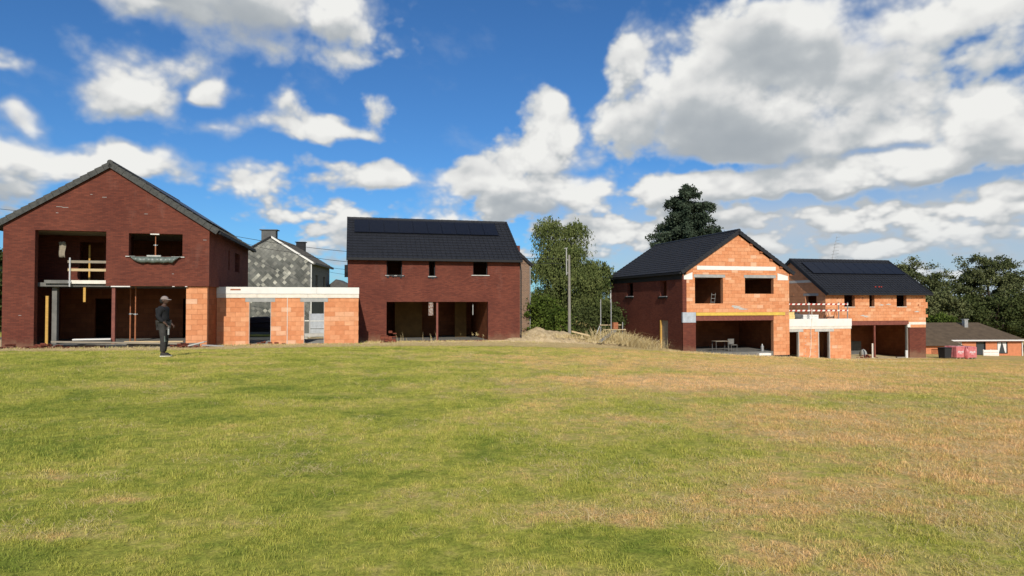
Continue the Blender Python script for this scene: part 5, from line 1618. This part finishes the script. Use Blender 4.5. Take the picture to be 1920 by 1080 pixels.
for (ax_, az_, L_) in ((-4.6, top*.46, 1.3), (-5.3, top*.38, 1.4), (-3.6, top*.58, 1.2)):      # stray branches on the left
    n = 380; s_ = r.uniform(0, 1, n)
    P.append(np.stack([ax_*(.5+.5*s_)*1.0 + r.normal(size=n)*.14, r.normal(size=n)*.25, az_ + s_*.9 + r.normal(size=n)*.22], 1))
    br.append([(0, 0, az_-.8, .07), (ax_, 0, az_+.7, .02)])
leaves_mesh('crown', np.concatenate(P), .26, 'needle', t, .5, 5, .28)
limbs(t, None, br, .4)
# right edge trees
broadleaf('broad tree with a rounded crown just right of the black solar roof', 60.0, 95, [(0, 0, 8.4, 3.9, 3, 3.6), (-2.6, 0, 9.9, 2.4, 2.2, 1.8), (-5.0, 0, 9.0, 2.0, 2, 1.7), (2.6, 0, 8.6, 2.2, 2, 2.2), (0, 0, 4.5, 4.5, 3, 3.5)], 'leaf_oak', 71, zb=-4.5, nclump=330)
broadleaf('tallest leafy tree behind the right part of the bungalow', 69.3, 93, [(-1.5, 0, 11.0, 2.5, 2.4, 2.0), (1.7, 0, 10.4, 2.7, 2.4, 2.2), (0, 0, 8.0, 4.6, 3.2, 3.4), (3.4, 0, 7.4, 2.4, 2.4, 2.4), (-3.4, 0, 7.9, 2.0, 2.2, 2.2), (0, 0, 4.2, 5, 3, 3.4)], 'leaf_oak', 72, zb=-4.6, nclump=420)
broadleaf('lower tree at the right edge of the view behind the bungalow corner', 76.5, 92, [(0, 0, 6.3, 3.2, 2.6, 2.6), (1, 0, 3.5, 4, 3, 3), (-3, 0, 4, 3, 3, 3)], 'leaf_dark', 73, zb=-4.7, nclump=280)
broadleaf('dark tree filling the gap directly behind the bungalow roof', 63.5, 84, [(0, 0, 4.5, 4, 2.6, 2.8), (-4.5, 0, 4.6, 3, 2.6, 2.5), (4, 0, 4.0, 3.6, 2.6, 2.8)], 'leaf_dark', 74, zb=-4.5, nclump=300)
broadleaf('green tree between the right house and the bungalow roof', 54.5, 82, [(0, 0, 4.6, 3.0, 2.4, 2.6), (-2.5, 0, 5.6, 2.2, 2.0, 2.0), (-5, 0, 4, 3, 2, 3)], 'leaf_oak', 75, zb=-4.3, nclump=230)
broadleaf('dark tree at the extreme right beyond the bungalow', 70.5, 80, [(0, 0, 3.6, 3.4, 2.6, 3.0), (4, 0, 3, 3, 2.4, 3), (9, 0, 3.6, 4, 2.4, 3.4)], 'leaf_dark', 76, zb=-4.6, nclump=260)
t = thing('shrub', 'yellow-green shrub behind the left end of the bungalow roof', 'shrub', (50.6, 76, -4.3))
P, _c = crown_points([(0, 0, 3.2, 1.8, 1, 1.2)], 60, 110, .5, 81, .35); leaves_mesh('foliage', P, .18, 'leaf_shrub', t, .1, 81)
B().tube((0, 0, 0), (0, 0, 3), .08, .03).build('stem', 'bark', t)

# ================================================================== PERSON
px0, py0 = -10.5, 19.3; pz0 = gz(px0, py0) + .01
def skinned(name, verts, edges, radii, m, parent=None, sub=2, root=0, loc=None, rot=0):
    me = bpy.data.meshes.new(name + '_skeleton'); me.from_pydata([Vector(v_) for v_ in verts], edges, [])
    o = bpy.data.objects.new(name + '_skeleton', me); COL.objects.link(o)
    sk = o.modifiers.new('s', 'SKIN'); sk.use_smooth_shade = True
    me.skin_vertices.new() if not me.skin_vertices else None
    for i, q in enumerate(radii):
        q = q if hasattr(q, '__len__') else (q, q)
        me.skin_vertices[0].data[i].radius = q
    me.skin_vertices[0].data[root].use_root = True
    o.modifiers.new('u', 'SUBSURF').levels = sub
    o.modifiers['u'].render_levels = sub
    dg = bpy.context.evaluated_depsgraph_get(); dg.update()
    m2 = bpy.data.meshes.new_from_object(o.evaluated_get(dg))
    m2.name = name; bpy.data.objects.remove(o)
    for p_ in m2.polygons: p_.use_smooth = True
    m2.materials.clear(); m2.materials.append(MATS[m])
    return link(name, m2, parent, loc=loc, rot=rot)
plain((.090, .050, .035), .1, 20, .6, .3, name='skin')
plain((.022, .022, .024), .2, 12, .9, .1, name='jacket_cloth')
plain((.048, .045, .042), .3, 9, .9, .1, name='trouser_cloth')
plain((.27, .22, .20), .15, 14, .85, .2, name='cap_cloth')
plain((.02, .018, .016), .1, 9, .8, .2, name='hair')
# facing +x; x forward, y sideways
hip, kn, an = .96, .52, .10
bv = [(0, 0, 1.00), (-.01, 0, 1.18), (-.01, 0, 1.36), (.0, 0, 1.46), (.015, 0, 1.55), (.03, 0, 1.60),
      (0, .09, .96), (.02, .10, .52), (-.04, .10, .10), (.10, .10, .05), (0, -.09, .96), (.05, -.10, .52), (.03, -.11, .10), (.17, -.12, .05),
      (-.02, .17, 1.44), (-.05, .22, 1.18), (.12, .20, 1.00), (.17, .19, .96), (-.02, -.17, 1.44), (-.06, -.23, 1.18), (.13, -.19, 1.00), (.18, -.17, .95)]
be = [(0, 1), (1, 2), (2, 3), (3, 4), (4, 5), (0, 6), (6, 7), (7, 8), (8, 9), (0, 10), (10, 11), (11, 12), (12, 13), (3, 14), (14, 15), (15, 16), (16, 17), (3, 18), (18, 19), (19, 20), (20, 21)]
br_ = [(.13, .11), (.12, .10), (.13, .11), (.08, .08), (.055, .055), (.05, .05), .085, .055, .04, .03, .085, .055, .04, .03, .05, .042, .032, .028, .05, .042, .032, .028]
person = skinned('person', bv, be, br_, 'skin', None, 2, 0, loc=(px0, py0, pz0), rot=R(4))
tag(person, 'person in grey cap, dark jacket and work trousers standing on the grass, facing right', 'person')
# head
b = B(); nu, nv = 20, 14
for j in range(nv+1):
    ph = math.pi*j/nv
    for i in range(nu):
        th = 2*math.pi*i/nu; c_, s_ = math.cos(th), math.sin(th); sp_ = math.sin(ph)
        x = .098*sp_*c_; y = .076*sp_*s_; z = -.118*math.cos(ph)
        if z < 0: x += .018*(-z/.118); y *= 1 - .25*(-z/.118)        # jaw
        if c_ > .93 and -.05 < z < .02: x += .024*(1 - abs(z+.02)/.035 if abs(z+.02) < .035 else 0)     # nose
        if c_ > .8 and .0 < z < .03: x -= .004
        b.v.append((.035+x, y, 1.69+z))
for j in range(nv):
    for i in range(nu): b.f.append((j*nu+i, j*nu+(i+1) % nu, (j+1)*nu+(i+1) % nu, (j+1)*nu+i))
hd = b.build('head', 'skin', person, smooth=True)
for s_ in (-1, 1):
    B().tube((.03, s_*.070, 1.685), (.03, s_*.088, 1.69), .028, .022, 10).build('ear', 'skin', hd)
    B().tube((.118, s_*.030, 1.705), (.126, s_*.030, 1.705), .011, .008, 8).build('eye', 'hair', hd)
B().box(.118, .128, -.022, .022, 1.625, 1.634).build('mouth', 'loose_brick', hd)
b = B()
for j in range(7):
    ph = math.pi*(.5*j/6)
    for i in range(nu):
        th = 2*math.pi*i/nu
        b.v.append((.025+.112*math.cos(ph)*math.cos(th), .088*math.cos(ph)*math.sin(th), 1.715+.105*math.sin(ph)**.9))
for j in range(6):
    for i in range(nu): b.f.append((j*nu+i, j*nu+(i+1) % nu, (j+1)*nu+(i+1) % nu, (j+1)*nu+i))
cap = b.build('cap', 'cap_cloth', person, smooth=True)
v = B(); n = 9
for k in range(n):
    a_ = (k/(n-1)-.5)*2.0; v.v += [(.025+.108*math.cos(a_), .088*math.sin(a_), 1.725), (.025+.108*math.cos(a_)+.095*math.cos(a_*.7), .082*math.sin(a_), 1.712-.012*abs(a_))]
for k in range(n-1): v.f.append((2*k, 2*k+1, 2*k+3, 2*k+2))
vo = v.build('visor', 'cap_cloth', cap, smooth=True); vo.modifiers.new('t', 'SOLIDIFY').thickness = .012
b = B(); b.tube((-.045, 0, 1.60), (-.05, 0, 1.715), .058, .068, 12); b.build('hair', 'hair', person, smooth=True)
# jacket and trousers
jv = [bv[0], bv[1], bv[2], bv[3], (.0, 0, 1.52), bv[14], bv[15], (.09, .205, 1.03), bv[18], bv[19], (.10, -.195, 1.03)]
je = [(0, 1), (1, 2), (2, 3), (3, 4), (3, 5), (5, 6), (6, 7), (3, 8), (8, 9), (9, 10)]
skinned('jacket', jv, je, [(.180, .165), (.175, .165), (.185, .175), (.130, .12), (.080, .080), .092, .076, .056, .092, .076, .056], 'jacket_cloth', person)
tv_ = [(0, 0, .98), bv[6], bv[7], (-.035, .10, .11), bv[10], bv[11], (.035, -.11, .11)]
skinned('trousers', tv_, [(0, 1), (1, 2), (2, 3), (0, 4), (4, 5), (5, 6)], [(.155, .15), .120, .092, .082, .120, .092, .082], 'trouser_cloth', person)
B().box(-.17, -.10, -.13, .13, 1.225, 1.262).build('reflective_stripe', 'galvanised_steel', person)
for x, y in ((.10, -.115), (.06, .10)):
    B().hexa([(x, y-.05, .44), (x+.03, y-.05, .45), (x+.03, y+.05, .45), (x, y+.05, .44), (x-.01, y-.05, .62), (x+.015, y-.05, .62), (x+.015, y+.05, .62), (x-.01, y+.05, .62)]).build('knee_pad', 'tarp_green', person)
for x, y in ((-.09, .10), (-.02, -.11)):
    b = B(); b.hexa([(x, y-.045, .03), (x+.27, y-.05, .03), (x+.27, y+.05, .03), (x, y+.045, .03), (x+.01, y-.04, .12), (x+.17, y-.042, .10), (x+.17, y+.042, .10), (x+.01, y+.04, .12)]); so = b.build('shoe', 'trouser_cloth', person)
    B().box(x-.01, x+.285, y-.052, y+.052, 0, .03).build('sole', 'white_board', so)
for s_, w_ in ((1, bv[17]), (-1, bv[21])):
    hv = [(w_[0]-.03, w_[1], w_[2]+.02), (w_[0]+.02, w_[1], w_[2]-.03), (w_[0]+.05, w_[1]-s_*.01, w_[2]-.06)]
    he = [(0, 1), (1, 2)]; hr = [.028, (.036, .02), (.036, .018)]
    hand = skinned('hand', hv, he, hr, 'skin', person, 1)
    for k in range(4):
        o_ = (k-1.5)*.019; L = (.062, .074, .070, .055)[k]
        f0 = Vector((w_[0]+.05, w_[1]-s_*.005+o_*.3, w_[2]-.055-o_*.3)); f0 += Vector((-.01, o_*.9, 0))
        pts = [f0, f0+Vector((.022, 0, -L*.45)), f0+Vector((.018, -s_*.004, -L*.8)), f0+Vector((.004, -s_*.006, -L*1.05))]
        skinned('finger', pts, [(0, 1), (1, 2), (2, 3)], [.0095, .009, .008, .007], 'skin', hand, 1)
    f0 = Vector((w_[0]+.03, w_[1]-s_*.02, w_[2]-.02))
    skinned('thumb', [f0, f0+Vector((.035, -s_*.012, -.02)), f0+Vector((.052, -s_*.014, -.05))], [(0, 1), (1, 2)], [.011, .010, .008], 'skin', hand, 1)
t = thing('water_bottle', 'slim pale bottle held upright in the hand of the standing person', 'bottle', (px0+.235, py0-.15, pz0+.66))
B().tube((0, 0, 0), (0, 0, .21), .024, .024, 12).tube((0, 0, .21), (0, 0, .25), .024, .012, 12).build('body', 'concrete', t)
B().tube((0, 0, .25), (0, 0, .275), .016, .016, 10).build('cap', 'tarp_green', t)

# ================================================================== GRASS (geometry nodes instances of small tufts: nobody could count them)
def tuft(name, n, rad, h0, h1, w, bend, m, seed, flat=0):
    r = np.random.RandomState(seed); V_ = []; F_ = []
    for k in range(n):
        a_, q = r.uniform(0, 6.283), rad*math.sqrt(r.uniform()); x, y = q*math.cos(a_), q*math.sin(a_)
        L = r.uniform(h0, h1); th = r.uniform(0, 6.283); bd = r.uniform(.15, bend)
        pa = r.uniform(0, 6.283); px_, py_ = w*math.cos(pa), w*math.sin(pa)
        d = np.array([math.cos(th), math.sin(th)])
        el_ = r.uniform(R(8), R(30)) if flat else r.uniform(R(35), R(85))
        p1 = (x + d[0]*L*.5*math.cos(el_), y + d[1]*L*.5*math.cos(el_), L*.5*math.sin(el_))
        e2 = max(el_ - bd, R(-5) if flat else R(-20))
        p2 = (p1[0] + d[0]*L*.5*math.cos(e2), p1[1] + d[1]*L*.5*math.cos(e2), max(p1[2] + L*.5*math.sin(e2), .002))
        i = len(V_)
        V_ += [(x-px_, y-py_, -.01), (x+px_, y+py_, -.01), (p1[0]+px_*.8, p1[1]+py_*.8, p1[2]), (p1[0]-px_*.8, p1[1]-py_*.8, p1[2]), p2]
        F_ += [(i, i+1, i+2, i+3), (i+3, i+2, i+4)]
    me = bpy.data.meshes.new(name); me.from_pydata(V_, [], F_); me.materials.append(MATS[m])
    return bpy.data.objects.new(name, me)          # kept out of the scene: only a source for the scatter
def scatter(name, lb, cat, P, rot, scl, var, sources):
    me = bpy.data.meshes.new(name); n = len(P)
    me.vertices.add(n); me.vertices.foreach_set('co', P.astype(np.float32).ravel())
    for nm, ty, arr in (('rot', 'FLOAT_VECTOR', rot), ('scl', 'FLOAT', scl), ('var', 'INT', var)):
        at = me.attributes.new(nm, ty, 'POINT')
        at.data.foreach_set('vector' if ty == 'FLOAT_VECTOR' else 'value', arr.astype(np.int32 if ty == 'INT' else np.float32).ravel())
    o = link(name, me, None, stuff=True); o['label'] = lb; o['category'] = cat
    ng = bpy.data.node_groups.new(name, 'GeometryNodeTree')
    ng.interface.new_socket('Geometry', in_out='INPUT', socket_type='NodeSocketGeometry')
    ng.interface.new_socket('Geometry', in_out='OUTPUT', socket_type='NodeSocketGeometry')
    N = ng.nodes; gi = N.new('NodeGroupInput'); go_ = N.new('NodeGroupOutput'); jn = N.new('GeometryNodeJoinGeometry')
    def attr(nm, ty):
        a_ = N.new('GeometryNodeInputNamedAttribute'); a_.data_type = ty; a_.inputs[0].default_value = nm; return a_.outputs[0]
    ra, sa_, va = attr('rot', 'FLOAT_VECTOR'), attr('scl', 'FLOAT'), attr('var', 'INT')
    for k, s_ in enumerate(sources):
        oi = N.new('GeometryNodeObjectInfo'); oi.inputs[0].default_value = s_
        cmp_ = N.new('FunctionNodeCompare'); cmp_.data_type = 'INT'; cmp_.operation = 'EQUAL'
        ng.links.new(va, cmp_.inputs[2]); cmp_.inputs[3].default_value = k
        ip = N.new('GeometryNodeInstanceOnPoints')
        ng.links.new(gi.outputs[0], ip.inputs['Points']); ng.links.new(cmp_.outputs[0], ip.inputs['Selection'])
        ng.links.new(oi.outputs['Geometry'], ip.inputs['Instance']); ng.links.new(ra, ip.inputs['Rotation']); ng.links.new(sa_, ip.inputs['Scale'])
        ng.links.new(ip.outputs[0], jn.inputs[0])
    ng.links.new(jn.outputs[0], go_.inputs[0])
    md = o.modifiers.new('scatter', 'NODES'); md.node_group = ng
    return o
def field_points(d0, d1, dens, seed, half=.92):
    r = np.random.RandomState(seed)
    n = int(half*(d1*d1 - d0*d0)*dens)
    y = np.sqrt(r.uniform(d0*d0, d1*d1, n)); x = r.uniform(-half, half, n)*y
    return x, y
xs_, ys_, ss_ = [], [], []
for d0, d1, dens, s_, sd in ((2.6, 6, 75, .8, 1), (6, 11, 40, 1.0, 2), (11, 20, 20, 1.15, 3), (20, 34, 10, 1.3, 4), (34, 52, 4, 1.5, 5)):
    x, y = field_points(d0, d1, dens, sd); xs_.append(x); ys_.append(y); ss_.append(np.full(len(x), s_))
x = np.concatenate(xs_); y = np.concatenate(ys_); s_ = np.concatenate(ss_)
k = bare_mask(x, y) < .35
x, y, s_ = x[k], y[k], s_[k]
lf = fbm(x, y, .8, 3, .6, 301)
s_ = s_ * (.85 + .35*np.clip(lf, -1, 1)) * nrs.uniform(.75, 1.2, len(x))
z = ground(x, y) + (np.clip(1 - np.hypot(x, y-20)/60, 0, 1))*(.035*fbm(x, y, .5, 3, .5, 201) + .02*fbm(x, y, 1.9, 3, .6, 211))
rot = np.stack([nrs.normal(0, .12, len(x)), nrs.normal(0, .12, len(x)), nrs.uniform(0, 6.283, len(x))], 1)
src = [tuft('tuft_a', 80, .15, .025, .07, .0022, 1.1, 'grass_blade', 1), tuft('tuft_b', 70, .17, .02, .055, .0024, 1.4, 'grass_blade', 2), tuft('tuft_c', 60, .12, .03, .09, .0020, .9, 'grass_blade', 3)]
var = nrs.choice(3, len(x), p=[.42, .46, .12])
scatter('grass', 'mown green and dry yellow grass covering the whole field', 'grass', np.stack([x, y, z], 1), rot, s_, var, src)
# cut dry strands lying on the sward
xs_, ys_, ss_ = [], [], []
for d0, d1, dens, q, sd in ((2.6, 7, 42, .85, 11), (7, 13, 20, 1.0, 12), (13, 24, 5, 1.5, 13), (24, 40, 1.6, 2.1, 14)):
    x, y = field_points(d0, d1, dens, sd); xs_.append(x); ys_.append(y); ss_.append(np.full(len(x), q))
x = np.concatenate(xs_); y = np.concatenate(ys_); s_ = np.concatenate(ss_)
pr_ = .06 + .30*np.clip((x+3)/9, 0, 1) + .8*fbm(x, y, .55, 4, .6, 311)
for a_, b_, rx, ry, am in PATCHES: pr_ = pr_ + am*3.2*np.clip(1.3 - np.sqrt(((x-a_)/rx)**2 + ((y-b_)/ry)**2), 0, 1)
k = (nrs.uniform(0, 1, len(x)) < pr_) & (bare_mask(x, y) < .5)
x, y, s_ = x[k], y[k], s_[k] * nrs.uniform(.7, 1.3, k.sum())
z = ground(x, y) + (np.clip(1 - np.hypot(x, y-20)/60, 0, 1))*(.035*fbm(x, y, .5, 3, .5, 201) + .02*fbm(x, y, 1.9, 3, .6, 211)) + .012
rot = np.stack([nrs.normal(0, .08, len(x)), nrs.normal(0, .08, len(x)), nrs.uniform(0, 6.283, len(x))], 1)
src2 = [tuft('strand_a', 46, .20, .05, .14, .0015, .5, 'straw', 4, 1), tuft('strand_b', 34, .16, .04, .10, .0014, .6, 'straw', 5, 1)]
P1 = (np.stack([x, y, z], 1), rot, s_)
# dense trampled straw on the bare strip in front of the houses
n = 52000
u = nrs.uniform(-18, 24, n); q = np.interp(u, [-40, -16, -8, -6.5, -3, 0, 4, 10, 15.5, 20, 22, 30, 60], [28.7, 28.7, 28.9, 30.3, 31.3, 32.7, 33.2, 34.2, 36.4, 38.2, 39.2, 40.6, 44]) + nrs.uniform(-.5, 4.6, n)**1.0
x = (u - .25*q) / 1.0308; y = (.25*u + q) / 1.0308
k = nrs.uniform(0, 1, n) < .35 + .8*fbm(x, y, .9, 3, .6, 321)
x, y = x[k], y[k]
z = ground(x, y) + .02
rot2 = np.stack([nrs.normal(0, .12, len(x)), nrs.normal(0, .12, len(x)), nrs.uniform(0, 6.283, len(x))], 1)
s2_ = nrs.uniform(.8, 1.5, len(x))
P = np.concatenate([P1[0], np.stack([x, y, z], 1)]); rot = np.concatenate([P1[1], rot2]); s_ = np.concatenate([P1[2], s2_])
scatter('cut_straw', 'pale dry strands of cut grass lying over the field', 'straw', P, rot, s_, nrs.choice(2, len(P)), src2)
